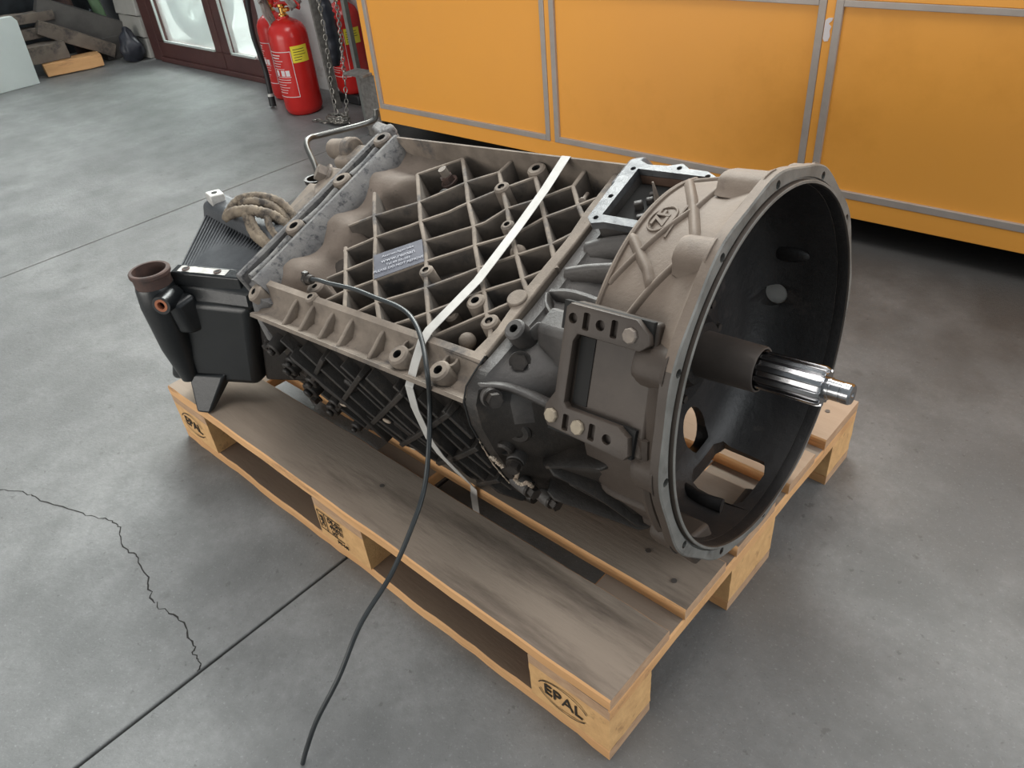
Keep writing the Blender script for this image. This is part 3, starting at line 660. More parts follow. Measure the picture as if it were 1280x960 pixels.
ridge(sub([(-.20, -.270, .028), (-.14, -.256, -.02), (-.075, -.250, -.085)]), NL, .003, .006, .014, 'oily', mid, dep=.03)
ridge(sub([(-.215, -.285, -.03), (-.15, -.262, -.07), (-.08, -.245, -.10)]), NL, .003, .006, .014, 'oily', mid, dep=.03)
ridge(sub([(-.205, -.272, .030), (-.16, -.258, .040), (-.10, -.245, .052)]), NL, .003, .006, .012, 'oily', mid, dep=.03)
ridge(sub([(-.19, -.262, -.01), (-.14, -.250, -.055), (-.10, -.235, -.10)]), NL, .002, .005, .010, 'oily', mid, dep=.03)
# open selector cover with silvery gasket frame
fx0, fx1, fy0, fy1, fz = -.262, -.115, .028, .150, .213
outer = [(fx0, fy0), (fx0 + .012, fy0 - .010), (fx0 + .03, fy0 - .004), (fx1 - .03, fy0 - .004), (fx1 - .012, fy0 - .01), (fx1, fy0), (fx1 + .004, fy0 + .04), (fx1, fy1 - .01), (fx1 - .02, fy1), (fx1 - .05, fy1 + .001), (fx1 - .065, fy1 + .010), (fx1 - .085, fy1 + .002), (fx0 + .03, fy1), (fx0 + .012, fy1 + .007), (fx0, fy1 - .005), (fx0 - .002, fy0 + .06)]
bm = NB(); prism(bm, outer, fz - .012, fz)
cov = g('selector_cover_frame', bm, 'gasket', mid, smooth=0)
bm2 = NB(); prism(bm2, [(fx0 + .019, fy0 + .010), (fx1 - .014, fy0 + .010), (fx1 - .014, fy1 - .011), (fx0 + .019, fy1 - .011)], .15, .25); bmesh.ops.translate(bm2, verts=bm2.verts, vec=OFF)
cs = [bm2]
for hx, hy in ((fx0 + .010, fy0 + .048), (fx0 + .013, fy0 + .002), (fx0 + .011, fy1 - .012), (fx1 - .065, fy1), (fx1 - .015, fy1 - .010), (fx1 - .012, fy0 + .002)):
    b3 = NB(); cyl(b3, (hx, hy, .15), (hx, hy, .25), .0042, seg=12); bmesh.ops.translate(b3, verts=b3.verts, vec=OFF); cs.append(b3)
def gcut(o, cs): cut(o, cs)
gcut(cov, cs)
# box walls below the frame
for nme, (x0, x1, y0, y1, mm) in {'near': (fx0 + .012, fx1 - .01, fy0 + .001, fy0 + .009, 'mid'), 'far': (fx0 + .012, fx1 - .01, fy1 - .011, fy1 - .004, 'innerbrown'), 'rear': (fx0 + .010, fx0 + .019, fy0 + .004, fy1 - .006, 'mid'), 'fwd': (fx1 - .014, fx1 - .006, fy0 + .004, fy1 - .006, 'innerbrown')}.items():
    bm = NB(); box(bm, ((x0 + x1) / 2, (y0 + y1) / 2, .172), (x1 - x0, y1 - y0, .060)); g('cover_wall', bm, mm, mid, smooth=0)
bm = NB(); box(bm, (-.19, .09, .186), (.11, .09, .004)); g('chamber_floor', bm, 'hole', mid, smooth=0)
random.seed(5)
for (x, y, h, s) in ((-.215, .085, .016, .008), (-.205, .10, .012, .007), (-.20, .065, .011, .008), (-.185, .085, .013, .007), (-.165, .12, .014, .008), (-.158, .125, .010, .007), (-.21, .115, .009, .006)):
    bm = NB(); box(bm, (x, y, .185 + h / 2), (s * 1.6, s, h), Quaternion((0, 0, 1), .5)); g('shift_finger', bm, 'mid', mid, bevel=.002)
bm = NB(); hexa(bm, [Vector(p) for p in ((-.198, .098, .186), (-.190, .094, .186), (-.186, .100, .186), (-.194, .104, .186))], [Vector(p) for p in ((-.199, .107, .221), (-.197, .106, .221), (-.196, .108, .220), (-.198, .109, .220))]); g('shift_lever', bm, 'bolt', mid)
bm = NB(); hexa(bm, [Vector(p) for p in ((-.28, .10, .16), (-.24, .10, .16), (-.24, .19, .16), (-.28, .17, .16))], [Vector(p) for p in ((-.275, .105, .209), (-.25, .105, .209), (-.25, .175, .209), (-.275, .165, .209))]); g('corner_pad', bm, 'gasket', mid, bevel=.006)

# --- bell housing
NS = 120
bm = NB(); revolve(bm, (0, 0, 0), (1, 0, 0), [(-.014, .281), (-.022, .272), (-.05, .262), (-.10, .257), (-.142, .249), (-.150, .238), (-.154, .06), (-.140, .06), (-.135, .19), (-.124, .222), (-.10, .243), (-.06, .2495), (-.014, .2585)], NS)
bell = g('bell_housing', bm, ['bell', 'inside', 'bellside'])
def cutter(fn):
    b = NB(); fn(b); bmesh.ops.translate(b, verts=b.verts, vec=OFF); return b
def win(b):                                             # rectangular window low in the wall
    pts = []
    for a in (-113, -93): pass
    rings = []
    for r in (.215, .31):
        ring = []
        for (x, a) in ((-.120, -112), (-.112, -117), (-.045, -117), (-.032, -112), (-.030, -96), (-.040, -91), (-.112, -91), (-.120, -95)):
            ring.append(Vector((x, r * math.cos(R_(a)), r * math.sin(R_(a)))))
        rings.append(ring)
    loft(b, rings)
def rhole(b):
    a = R_(-23.5); d = Vector((0, math.cos(a), math.sin(a))); cyl(b, Vector((-.107, 0, 0)) + d * .2, Vector((-.107, 0, 0)) + d * .3, .0195, seg=28)
def oval(b): prism(b, ngon(24, 1, 0, -.036, -.168, .030, .052), -.2, -.128, 'x')
gcut(bell, [cutter(win), cutter(rhole), cutter(oval)])
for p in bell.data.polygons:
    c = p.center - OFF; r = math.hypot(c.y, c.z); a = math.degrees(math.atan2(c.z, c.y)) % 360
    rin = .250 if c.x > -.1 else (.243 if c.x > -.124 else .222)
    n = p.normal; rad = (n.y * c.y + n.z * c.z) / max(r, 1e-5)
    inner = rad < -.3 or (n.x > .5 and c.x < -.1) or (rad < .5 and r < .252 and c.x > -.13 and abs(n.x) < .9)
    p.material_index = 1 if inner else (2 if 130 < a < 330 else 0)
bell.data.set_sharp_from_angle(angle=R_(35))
bm = NB(); n = NS * 2; rows = []
for t, kind in ((-.014, 'o'), (-.002, 'o'), (0, 'o2'), (0, 'i3'), (-.003, 'i4'), (-.003, 'i5'), (.0045, 'i6'), (.0055, 'i7'), (.0055, 'i8'), (.003, 'i9'), (-.014, 'i9')):
    row = []
    for i in range(n):
        a = 2 * PI * i / n; ro = .2835 + .0028 * math.cos(12 * (a - R_(10)))
        r = {'o': ro, 'o2': ro - .002, 'i3': .2675, 'i4': .2665, 'i5': .2645, 'i6': .2640, 'i7': .2630, 'i8': .2600, 'i9': .2588}[kind]
        row.append(bm.verts.new((t, r * math.cos(a), r * math.sin(a))))
    rows.append(row)
for k in range(len(rows)):
    a, b = rows[k], rows[(k + 1) % len(rows)]
    for i in range(n): bm.faces.new((a[i], a[(i + 1) % n], b[(i + 1) % n], b[i]))
fl = g('flange_ring', bm, ['flange', 'bell', 'bellside', 'inside'], bell)
def ring_mats():
    for p in fl.data.polygons:
        c = p.center - OFF; r_ = math.hypot(c.y, c.z); a = math.degrees(math.atan2(c.z, c.y)) % 360; rad = (p.normal.y * c.y + p.normal.z * c.z) / r_
        p.material_index = 0 if p.normal.x > .5 or (abs(c.x) < .003 and r_ > .27) else ((1 if a < 130 or a > 330 else 2) if r_ > .275 else 3 if r_ < .2596 and c.x < .002 else (2 if (p.normal.x < .5 and r_ < .2668) else 0))
cs = []
for k in range(12):
    a = R_(10.5 + 30 * k)
    cs.append(cutter(lambda b: cyl(b, (-.05, .273 * math.cos(a), .273 * math.sin(a)), (.02, .273 * math.cos(a), .273 * math.sin(a)), .0058, seg=14)))
gcut(fl, cs); ring_mats(); fl.data.set_sharp_from_angle(angle=R_(35))
# bosses behind the flange (hollow ends read as bolt seats)
for k in range(12):
    a = R_(10.5 + 30 * k); L = .045 if k in (3, 4) else .034
    if k == 2: L = .06
    bm = NB(); er = Vector((0, math.cos(a), math.sin(a))); et_ = Vector((0, -math.sin(a), math.cos(a))); rings = []
    for x, s_ in ((-.010, 1.15), (-.018, 1), (-.012 - L * .8, .97), (-.012 - L, .86)):
        rings.append([er * .262 + Vector((x, 0, 0)) + et_ * (.024 * s_ * u) + er * (v * s_) for u, v in ((-1.35, -.001), (-1.0, .008), (-.82, .018), (-.5, .0225), (0, .0235), (.5, .0225), (.82, .018), (1.0, .008), (1.35, -.001), (1.2, -.0005), (-1.2, -.0005))])
    loft(bm, rings); g('flange_boss', bm, 'bell' if 30 < math.degrees(a) < 128 else 'bellside', bell, bevel=.003, smooth=50)
def onb(x, a, dr=0):
    prof = [(-.014, .275), (-.022, .272), (-.05, .262), (-.10, .257), (-.142, .249), (-.150, .238)]
    r = prof[-1][1]
    for (x0, r0), (x1, r1) in zip(prof, prof[1:]):
        if x1 <= x <= x0: r = r0 + (r1 - r0) * (x - x0) / (x1 - x0); break
    r += dr; return Vector((x, r * math.cos(R_(a)), r * math.sin(R_(a))))
def brib(pts, r=.0055, m='bell'):
    out = []; r *= .85
    for (x0, a0), (x1, a1) in zip(pts, pts[1:]):
        for k in range(6): out.append(onb(x0 + (x1 - x0) * k / 6, a0 + (a1 - a0) * k / 6, .002))
    out.append(onb(*pts[-1], .002)); ridge([p - Vector((0, p.y, p.z)).normalized() * .002 for p in out], [Vector((0, p.y, p.z)) for p in out], r * .55, r * 1.35, r * 1.25, m, bell, 'bell_rib', dep=.004)
brib([(-.142, 63), (-.12, 70.7), (-.08, 84.2), (-.045, 97)], .0065)
brib([(-.035, 55), (-.073, 63), (-.080, 83), (-.117, 101.1), (-.142, 112)], .0045)
brib([(-.146, 95), (-.116, 101.6), (-.092, 106.4), (-.077, 111)], .0065)
brib([(-.055, 102), (-.076, 111.1), (-.095, 121), (-.125, 127)], .005)
brib([(-.142, 62), (-.09, 62), (-.04, 62)], .004); brib([(-.13, 30), (-.08, 45), (-.03, 60)], .005)
brib([(-.14, 185), (-.03, 178)], .006, 'bellside'); brib([(-.14, 205), (-.03, 190)], .006, 'bellside')
bm = NB(); sweep(bm, [Vector((-.146, .249 * math.cos(R_(a)), .249 * math.sin(R_(a)))) for a in range(20, 126, 3)], .0042, 8, smooth=False); g('rear_rim', bm, 'bell', bell)
bm = NB(); sweep(bm, [Vector((-.032, .268 * math.cos(R_(a)), .268 * math.sin(R_(a)))) for a in range(150, 250, 4)], .009, 8, smooth=False); g('flange_fillet', bm, 'bellside', bell)
# cast emblem: letters in an oval ring
am = 88.0; en = Vector((0, math.cos(R_(am)), math.sin(R_(am)))); et = Vector((0, math.sin(R_(am)), -math.cos(R_(am))))
eo = onb(-.1165, am, .0005)
bm = NB(); sweep(bm, [onb(-.1165 + .0185 * math.sin(t), am - math.degrees(.0235 * math.cos(t) / .257), .001) for t in [2 * PI * i / 28 for i in range(29)]], .0016, 6, smooth=False); em = g('emblem_ring', bm, 'bell', bell)
text('emblem_letters', 'ZF', .026, 'bell', basis(eo + OFF, et, Vector((-1, 0, 0)) , en) , em, depth=.0022, stroke=.0007)
bm = NB(); sweep(bm, [onb(-.093, am - math.degrees(u / .257), .001) for u in (-.034, -.018, 0, .018, .034)], .0018, 6); g('emblem_bar', bm, 'bell', bell)
# mounting bracket frame bolted to the bell side
pa_ = R_(138); pn = Vector((0, math.cos(pa_), math.sin(pa_))); ptn = Vector((0, -math.sin(pa_), math.cos(pa_)))
PB = basis(OFF + pn * .281, (1, 0, 0), ptn * 1, pn)    # local x forward, y downward round the bell, z outward
def pbm(name, bm, m, bevel=.0015, par=bell):
    o = obj(name, bm, m, par, bevel, 30); o.data.transform(PB); return o
bm = NB(); prism(bm, [(-.160, -.080), (-.154, -.086), (-.058, -.086), (-.040, -.072), (-.036, -.060), (-.048, -.050), (-.138, -.050), (-.143, -.040), (-.1435, .040), (-.138, .046), (-.060, .046), (-.044, .056), (-.040, .078), (-.046, .086), (-.165, .078), (-.174, .066), (-.172, .050), (-.160, .03)], -.010, .002)
br = pbm('bracket_frame', bm, 'bellside', .002)
HT = [(-.1475, -.068, 'h'), (-.1275, -.068, 's'), (-.1065, -.068, 'h'), (-.0865, -.068, 's')]
HB = [(-.137, .0655, 's'), (-.096, .0655, 's'), (-.073, .067, 'h')]
cs = []
for (x, y, k) in HT + HB:
    b = NB(); (cyl(b, (x, y, -.006), (x, y, .02), .0068, seg=16) if k == 'h' else prism(b, [(x - .0048, y - .0095), (x - .003, y - .011), (x + .003, y - .011), (x + .0048, y - .0095), (x + .0048, y + .0095), (x + .003, y + .011), (x - .003, y + .011), (x - .0048, y + .0095)], -.006, .02))
    b.transform(PB); cs.append(b)
gcut(br, cs)
for (x, y) in ((-.063, -.066), (-.160, .0625), (-.117, .0655)):
    bm = NB(); revolve(bm, (x, y, 0), (0, 0, 1), [(-.002, .0005), (-.002, .010), (.005, .010), (.0065, .0085), (.0065, .0005)], 8, closed=False); pbm('plug', bm, 'boltp' if y > 0 else 'bolt', 0, br)
bm = NB(); prism(bm, [(-.166, -.084), (-.036, -.084), (-.030, .085), (-.172, .08)], -.04, -.014); pbm('bracket_pad', bm, 'bellside', .004)
for (x, y, sx, sy) in ((-.105, -.068, .13, .036), (-.105, .066, .13, .038)):
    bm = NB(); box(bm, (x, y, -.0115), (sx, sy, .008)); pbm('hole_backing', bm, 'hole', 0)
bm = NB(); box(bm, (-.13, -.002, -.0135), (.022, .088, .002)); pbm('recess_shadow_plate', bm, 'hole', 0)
# lower foot and inner fittings
bm = NB(); hexa(bm, [Vector(p) for p in ((-.075, -.235, -.185), (-.022, -.245, -.18), (-.022, -.19, -.21), (-.075, -.18, -.215))], [Vector(p) for p in ((-.075, -.245, -.10), (-.022, -.255, -.10), (-.022, -.19, -.14), (-.075, -.19, -.14))]); g('foot_lug', bm, 'bellside', bell, bevel=.006)
bm = NB(); revolve(bm, (0, 0, 0), (1, 0, 0), [(-.142, .0005), (-.142, .095), (-.128, .09), (-.122, .06), (-.105, .048), (-.10, .0005)], 40, closed=False); g('bearing_retainer', bm, 'inside', bell)
for a in (20, 75, 130, 160, 230, 300, 340): bolt((-.128, .078 * math.cos(R_(a)), .078 * math.sin(R_(a))), (1, 0, 0), .007, .008, 'boltd', bell)
for (x, a, s) in ((-.085, 66, .02), (-.07, 58, .016), (-.09, -5, .02), (-.085, 172, .016)):
    p = Vector((x, .247 * math.cos(R_(a)), .247 * math.sin(R_(a))))
    bm = NB(); bmesh.ops.create_uvsphere(bm, u_segments=20, v_segments=12, radius=s, matrix=Matrix.Translation(p) @ Matrix.Rotation(R_(a), 4, 'X') @ Matrix.Diagonal((1.9, .45, .8, 1))); g('inner_boss', bm, 'inside', bell)
bm = NB(); sweep(bm, [(-.128, .10, .17), (-.10, .125, .195), (-.05, .13, .21)], .016, 12, flat=.5); g('inner_rib', bm, 'inside', bell)
bm = NB(); sweep(bm, [Vector((x, .242 * math.cos(R_(a)), .242 * math.sin(R_(a)))) for x, a in ((-.118, -121), (-.08, -123), (-.045, -122))], .012, 12, flat=.8); g('inner_rib', bm, 'inside', bell)

a_ = R_(-23.5); d_ = Vector((0, math.cos(a_), math.sin(a_)))
bm = NB(); cyl(bm, Vector((-.107, 0, 0)) + d_ * .2465, Vector((-.107, 0, 0)) + d_ * .249, .0192, seg=28); g('pale_disc', bm, 'strap', bell)['label'] = 'pale round disc'  # pale disc filling the round hole in the bell wall
# --- input shaft
bm = NB(); revolve(bm, (0, 0, 0), (1, 0, 0), [(-.13, .036), (-.014, .034), (-.012, .033), (-.012, .0305), (-.06, .0305), (-.13, .0305)], 48); g('guide_sleeve', bm, 'sleeve', smooth=30)
bm = NB(); NT = 10; prof = []
for k in range(NT):
    for (da, r) in ((-.5, .0235), (-.24, .0238), (-.20, .0285), (.20, .0285), (.24, .0238), (.499, .0235)):
        prof.append(((k + da) * 2 * PI / NT + .2, r))
rings = []
for x, s in ((-.07, 1), (.074, 1), (.080, .93)):
    rings.append([Vector((x, s * r * math.cos(a), s * r * math.sin(a))) for a, r in prof])
loft(bm, rings); sh = g('splined_shaft', bm, 'steel', smooth=25, bevel=.0007)
bm = NB(); revolve(bm, (0, 0, 0), (1, 0, 0), [(.07, .0005), (.07, .0155), (.086, .0155), (.0865, .0145), (.1, .0145), (.1005, .0138), (.102, .0138), (.1025, .0148), (.112, .0148), (.115, .013), (.115, .004), (.110, .0005)], 40, closed=False); g('pilot_end', bm, 'steel', sh, smooth=30)

# --- rear section
bm = NB(); sec2 = [(-.21, .15), (-.27, .09), (-.275, -.02), (-.24, -.10), (-.15, -.145), (0, -.175), (.1, -.15), (.17, -.05), (.17, .08), (.13, .14), (0, .155), (-.1, .155)]
loft(bm, [[Vector((x, y * s, z * s)) for y, z in sec2] for x, s in ((-.80, 1), (-.92, .97), (-.95, .86), (-1.08, .80), (-1.10, .70))]); rear = g('range_case', bm, ['oily'], smooth=40)
def blk(name, b4, t4, m, bev=.005, par=rear): bm = NB(); hexa(bm, [Vector(p) for p in b4], [Vector(p) for p in t4]); bmesh.ops.recalc_face_normals(bm, faces=bm.faces); return g(name, bm, m, par, bevel=bev, seg=3)
def blkz(name, poly, z0, z1, m='dust', bev=.005, sl=0): return blk(name, [(x, y, z0) for x, y in poly], [(x, y, z1 + sl * y) for x, y in poly], m, bev)
blkz('cover_plate', [(-.965, -.135), (-.90, -.135), (-.895, .03), (-.985, .03)], .09, .172)
blkz('cover_plate', [(-.930, -.07), (-.885, -.10), (-.885, .0), (-.925, .0)], .10, .190)
blkz('cast_block', [(-.915, .0), (-.885, -.03), (-.885, .06), (-.93, .06)], .10, .196)
bolt((-.915, .038, .19), (-.5, -.5, .9), .018, .024, 'bolt', rear); boss((-.89, .035, .19), (-.3, -.3, 1), .02, .04, .2, par=rear)
# brown actuator housing
blk('actuator_body', [(-1.0, .10, .06), (-.88, .10, .06), (-.88, .17, .06), (-1.0, .17, .06)], [(-1.0, .105, .165), (-.885, .105, .172), (-.885, .165, .172), (-1.0, .165, .165)], 'dust', .01)
blk('actuator_step', [(-.985, .075, .07), (-.90, .075, .07), (-.90, .12, .07), (-.985, .12, .07)], [(-.985, .085, .125), (-.90, .085, .135), (-.90, .12, .135), (-.985, .12, .125)], 'dust', .006)
bm = NB(); cyl(bm, (-1.045, .148, .157), (-.97, .148, .165), .021, seg=24); cyl(bm, (-.99, .148, .163), (-.96, .148, .166), .024, seg=24); g('actuator_cap', bm, 'dust', rear, bevel=.005)
blk('far_lug', [(-.945, .20, .10), (-.86, .16, .10), (-.86, .20, .10), (-.945, .22, .10)], [(-.945, .197, .185), (-.86, .16, .195), (-.86, .195, .195), (-.945, .22, .185)], 'ridge', .006)
bm = NB(); cyl(bm, (-.86, .178, .185), (-.86, .178, .205), .016, .013, seg=20); g('far_ear', bm, 'ridge', rear, bevel=.004)
# upright port cup and bent steel pipe
pc = w2g((.105, .427, .495)); up = GR.transposed() @ Vector((0, 0, 1))
bm = NB(); revolve(bm, pc, up, [(-.12, .0005), (-.12, .021), (-.01, .021), (-.008, .0245), (0, .0245), (0, .019), (-.03, .019), (-.03, .0005)], 32, closed=False); g('port_cup', bm, 'boltd', rear)
def wv(p): return w2g(p)
PIPE = [(.133, .42, .49), (.128, .421, .505), (.11, .43, .526), (.068, .447, .553), (.050, .470, .560), (.047, .50, .557), (.070, .55, .559), (.080, .60, .558), (.088, .62, .561), (.091, .629, .569), (.092, .632, .583)]
bm = NB(); sweep(bm, [wv(p) for p in PIPE], .0062, 12); pp = g('bent_pipe', bm, 'steel2', rear)
bm = NB(); cyl(bm, wv((.092, .632, .582)), wv((.092, .632, .5838)), .0046, seg=12); g('pipe_bore', bm, 'hole', pp)
blk('pipe_clip', [w2g(p) for p in ((.12, .405, .465), (.175, .39, .465), (.175, .43, .465), (.12, .44, .465))], [w2g(p) for p in ((.125, .405, .492), (.165, .39, .503), (.165, .425, .503), (.125, .435, .492))], 'bolt', .004)

# --- black heat exchanger on the near rear corner
def wb(name, b4, t4, m, bev=.006, par=None):
    bm = NB(); hexa(bm, [w2g(p) for p in b4], [w2g(p) for p in t4]); bmesh.ops.recalc_face_normals(bm, faces=bm.faces); return g(name, bm, m, par, bevel=bev, seg=4)
ck = wb('oil_cooler', [(.078, -.016, .20), (.252, .092, .195), (.20, .20, .195), (.03, .11, .20)], [(.125, .028, .395), (.30, .098, .395), (.30, .20, .41), (.08, .15, .41)], 'black', .016, gb)
wb('shoulder', [(.13, .032, .385), (.30, .100, .385), (.32, .17, .40), (.09, .13, .40)], [(.142, .050, .425), (.292, .108, .425), (.33, .18, .445), (.09, .16, .44)], 'black', .010, ck)
wb('body_panel', [(.112, .012, .235), (.225, .083, .232), (.215, .11, .225), (.10, .05, .225)], [(.160, .036, .330), (.275, .092, .345), (.26, .12, .36), (.14, .07, .36)], 'black', .014, ck)
tb = wb('cooler_top', [(.125, .055, .395), (.288, .115, .395), (.32, .20, .42), (-.005, .215, .42)], [(.128, .058, .433), (.285, .118, .433), (.305, .19, .476), (.015, .205, .476)], 'blackdust', .004, ck)
for k in range(26):
    u = (k + .5) / 26; a = Vector((.130, .060, .4335)).lerp(Vector((.284, .118, .4335)), u); b = Vector((.018, .203, .4765)).lerp(Vector((.302, .188, .4765)), u)
    bm = NB(); ribbon(bm, [w2g(a), w2g(b)], .0026, .0022, [up, up]); g('fin', bm, 'blackdust', tb, smooth=0)
bk = wb('cooler_bracket', [(.139, .045, .418), (.282, .108, .418), (.272, .135, .425), (.13, .072, .425)], [(.139, .045, .447), (.282, .108, .447), (.272, .132, .452), (.13, .069, .452)], 'black', .003, ck)
bm = NB(); n_ = 22; top = []
a0 = Vector((.150, .0555, .4488)); a1 = Vector((.250, .0995, .4488)); q = Vector((-.010, .024, .004))
for i in range(n_ + 1):
    t = i / n_; j = .0022 * noise.noise(Vector((t * 9, 1, 0))); top.append((w2g(a0.lerp(a1, t) - q * (.02 + j * 20)), w2g(a0.lerp(a1, t) + q * (.62 + j * 40))))
for (p0, p1), (p2, p3) in zip(top, top[1:]): bm.faces.new([bm.verts.new(p) for p in (p0, p2, p3, p1)])
g('bare_pad', bm, 'bare', bk, smooth=0)
for t in (.14, .80):
    p = a0.lerp(a1, t) + q * .3
    bm = NB(); revolve(bm, w2g(p), up, [(.0, .0075), (.0012, .0075), (.0012, .0045), (-.004, .0045)], 18); g('bracket_hole_rim', bm, 'rust', bk)
    bm = NB(); cyl(bm, w2g(p + Vector((0, 0, .0004))), w2g(p + Vector((0, 0, .001))), .0046, seg=16); g('bracket_hole', bm, 'hole', bk)
wb('rear_header', [(-.01, .195, .425), (.30, .178, .43), (.30, .235, .43), (.03, .26, .425)], [(.012, .205, .505), (.29, .19, .505), (.29, .235, .51), (.035, .255, .51)], 'blackdust', .012, ck)
lg = wb('header_lug', [(.025, .212, .50), (.058, .205, .50), (.068, .232, .50), (.035, .24, .50)], [(.025, .212, .523), (.058, .205, .523), (.068, .232, .523), (.035, .24, .523)], 'bare', .003, ck)
bm = NB(); cyl(bm, w2g((.047, .222, .5232)), w2g((.047, .222, .524)), .006, seg=16); g('lug_hole', bm, 'hole', ck)
# filler neck with rusty rim
NKP = Vector((.12, .017, .46))
bm = NB(); revolve(bm, w2g(NKP), up, [(-.25, .0005), (-.25, .020), (-.17, .034), (-.07, .040), (-.035, .037), (-.03, .0352), (-.03, .0005)], 40, closed=False); nk = g('outlet_neck', bm, 'black', ck, bevel=0)
bm = NB(); revolve(bm, w2g(NKP), up, [(-.032, .0345), (-.010, .0355), (-.008, .0385), (-.002, .0385), (0, .0365), (0, .0315), (-.05, .031), (-.05, .0345)], 40); g('neck_rim', bm, 'rust', ck)
bm = NB(); cyl(bm, w2g(NKP + Vector((0, 0, -.045))), w2g(NKP + Vector((0, 0, -.043))), .0315, seg=30); g('neck_bore', bm, 'hole', ck)
bd = Vector((.55, -.80, .1)).normalized(); bp_ = Vector((.172, -.004, .408))
bm = NB(); revolve(bm, w2g(bp_), w2g(bp_ + bd) - w2g(bp_), [(-.05, .0005), (-.05, .022), (0, .018), (0, .0085), (-.012, .0085), (-.012, .0005)], 24, closed=False); sp_ = g('side_port', bm, ['black', 'copper'], ck)
bm = NB(); revolve(bm, w2g(bp_), w2g(bp_ + bd) - w2g(bp_), [(.0006, .0125), (.0006, .0075), (-.010, .0078), (-.010, .0125)], 24); g('port_bore', bm, 'copper', ck)
wb('port_web', [(.158, .012, .33), (.182, .028, .33), (.19, .06, .33), (.15, .05, .33)], [(.160, .006, .398), (.182, .016, .398), (.185, .06, .41), (.15, .05, .41)], 'black', .009, ck)
bm = NB(); hexa(bm, [w2g(p) for p in ((.150, -.012, .146), (.180, .003, .146), (.172, .02, .146), (.146, .008, .146))], [w2g(p) for p in ((.128, .008, .225), (.200, .052, .225), (.19, .09, .225), (.12, .05, .225))]); bmesh.ops.recalc_face_normals(bm, faces=bm.faces); g('drain_foot', bm, 'black', ck, bevel=.006, seg=3)
wb('cooler_flange', [(.25, .11, .20), (.33, .16, .20), (.30, .22, .20), (.20, .20, .20)], [(.30, .12, .42), (.36, .16, .42), (.34, .22, .42), (.26, .20, .42)], 'oily', .006, ck)

# --- taped wiring harness coiled over the cooler
HP = [[(.13, .195, .505), (.157, .19, .522), (.165, .212, .538), (.198, .232, .545), (.238, .248, .54), (.267, .253, .525), (.300, .250, .495), (.315, .245, .46)],
      [(.14, .187, .505), (.175, .187, .522), (.211, .201, .53), (.252, .218, .525), (.275, .230, .51), (.302, .235, .48)],
      [(.150, .205, .52), (.195, .218, .537), (.240, .235, .532), (.272, .240, .512), (.305, .245, .475)],
      [(.205, .198, .525), (.222, .190, .512), (.251, .180, .498), (.283, .182, .484), (.310, .192, .462)],
      [(.215, .202, .522), (.238, .190, .512), (.266, .185, .497), (.295, .192, .475), (.320, .205, .45)],
      [(.255, .212, .522), (.275, .203, .508), (.295, .200, .490), (.318, .205, .46)]]
hs = None
for i, p in enumerate(HP):
    bm = NB(); sweep(bm, [w2g(q) for q in p], (.0085, .0105, .0095, .0095, .008, .0075)[i], 10, flat=.8, jit=.13, n=10); o = g('wiring_harness' if hs is None else 'harness_strand', bm, 'harness', hs or gb, smooth=80)
    hs = hs or o

# ================================================================ STRAP AND CABLE
def tri(*a): return Vector(a)
sp = []; sn = []
for p, nn in (((-.392, .165, .10), (0, 1, 0)), ((-.390, .160, .19), (0, .8, .5)), ((-.388, .152, .208), (0, .4, 1)), ((-.384, .08, .2005), (0, 0, 1)), ((-.378, -.004, .1985), (0, 0, 1)), ((-.372, -.117, .1975), (0, 0, 1)), ((-.380, -.19, .1975), (0, 0, 1)), ((-.384, -.222, .197), (0, -.2, 1)), ((-.386, -.240, .192), (0, -.7, .7)), ((-.384, -.268, .178), (0, -.8, .6)), ((-.381, -.299, .160), (0, -1, .5)), ((-.380, -.312, .125), (0, -1, .2)), ((-.380, -.3235, .06), (0, -1, 0)), ((-.380, -.3245, .02), (0, -1, 0)), ((-.380, -.319, -.045), (0, -1, -.1))):
    sp.append(W(p)); sn.append(GR @ Vector(nn))
for p in ((.776, .180, .150), (.775, .178, .125), (.775, .178, .05)): sp.append(Vector(p)); sn.append(Vector((0, -1, .2)))
bm = NB(); ribbon(bm, sp, .017, .0009, sn); st = obj('packing_strap', bm, 'strap', smooth=30)
tag(st, 'white plastic strap tensioned across the ribbed cover and down to the pallet', 'strap')

cb = thing('cable', 'thin black cable looping off the gearbox cover down to the concrete floor', 'cable', (.86, -.29, 0))
cp = [W((-.700, -.203, .196)), W((-.665, -.205, .206)), W((-.631, -.205, .207)), W((-.575, -.200, .205)), W((-.52, -.203, .206)), W((-.455, -.208, .209)), W((-.405, -.224, .215)), W((-.362, -.252, .212)), W((-.325, -.290, .200)), (.838, .072, .435), (.858, .042, .385), (.872, .010, .335), (.883, -.03, .30), (.886, -.085, .248), (.884, -.15, .203), (.886, -.205, .145), (.872, -.25, .082), (.862, -.276, .03), (.860, -.290, .0038)]
cp = [Vector(p) - Vector((.86, -.29, 0)) for p in cp]
bm = NB(); sweep(bm, cp, .0036, 12, n=10); obj('lead', bm, 'cable', cb)
pl_ = Vector(cp[0]); d = (Vector(cp[0]) - Vector(cp[1])).normalized()
bm = NB(); cyl(bm, pl_ - d * .012, pl_ + d * .006, .0075, .0085, 14); cyl(bm, pl_ + d * .004, pl_ + d * .014, .011, .012, 6); box(bm, pl_ + d * .012 + Vector((0, 0, .008)), (.012, .010, .012)); obj('connector', bm, 'rubber' if 0 else 'boltd', cb, bevel=.002)
boss((-.700, -.203, .180), (0, 0, 1), .017, .04, .3, m='hump')

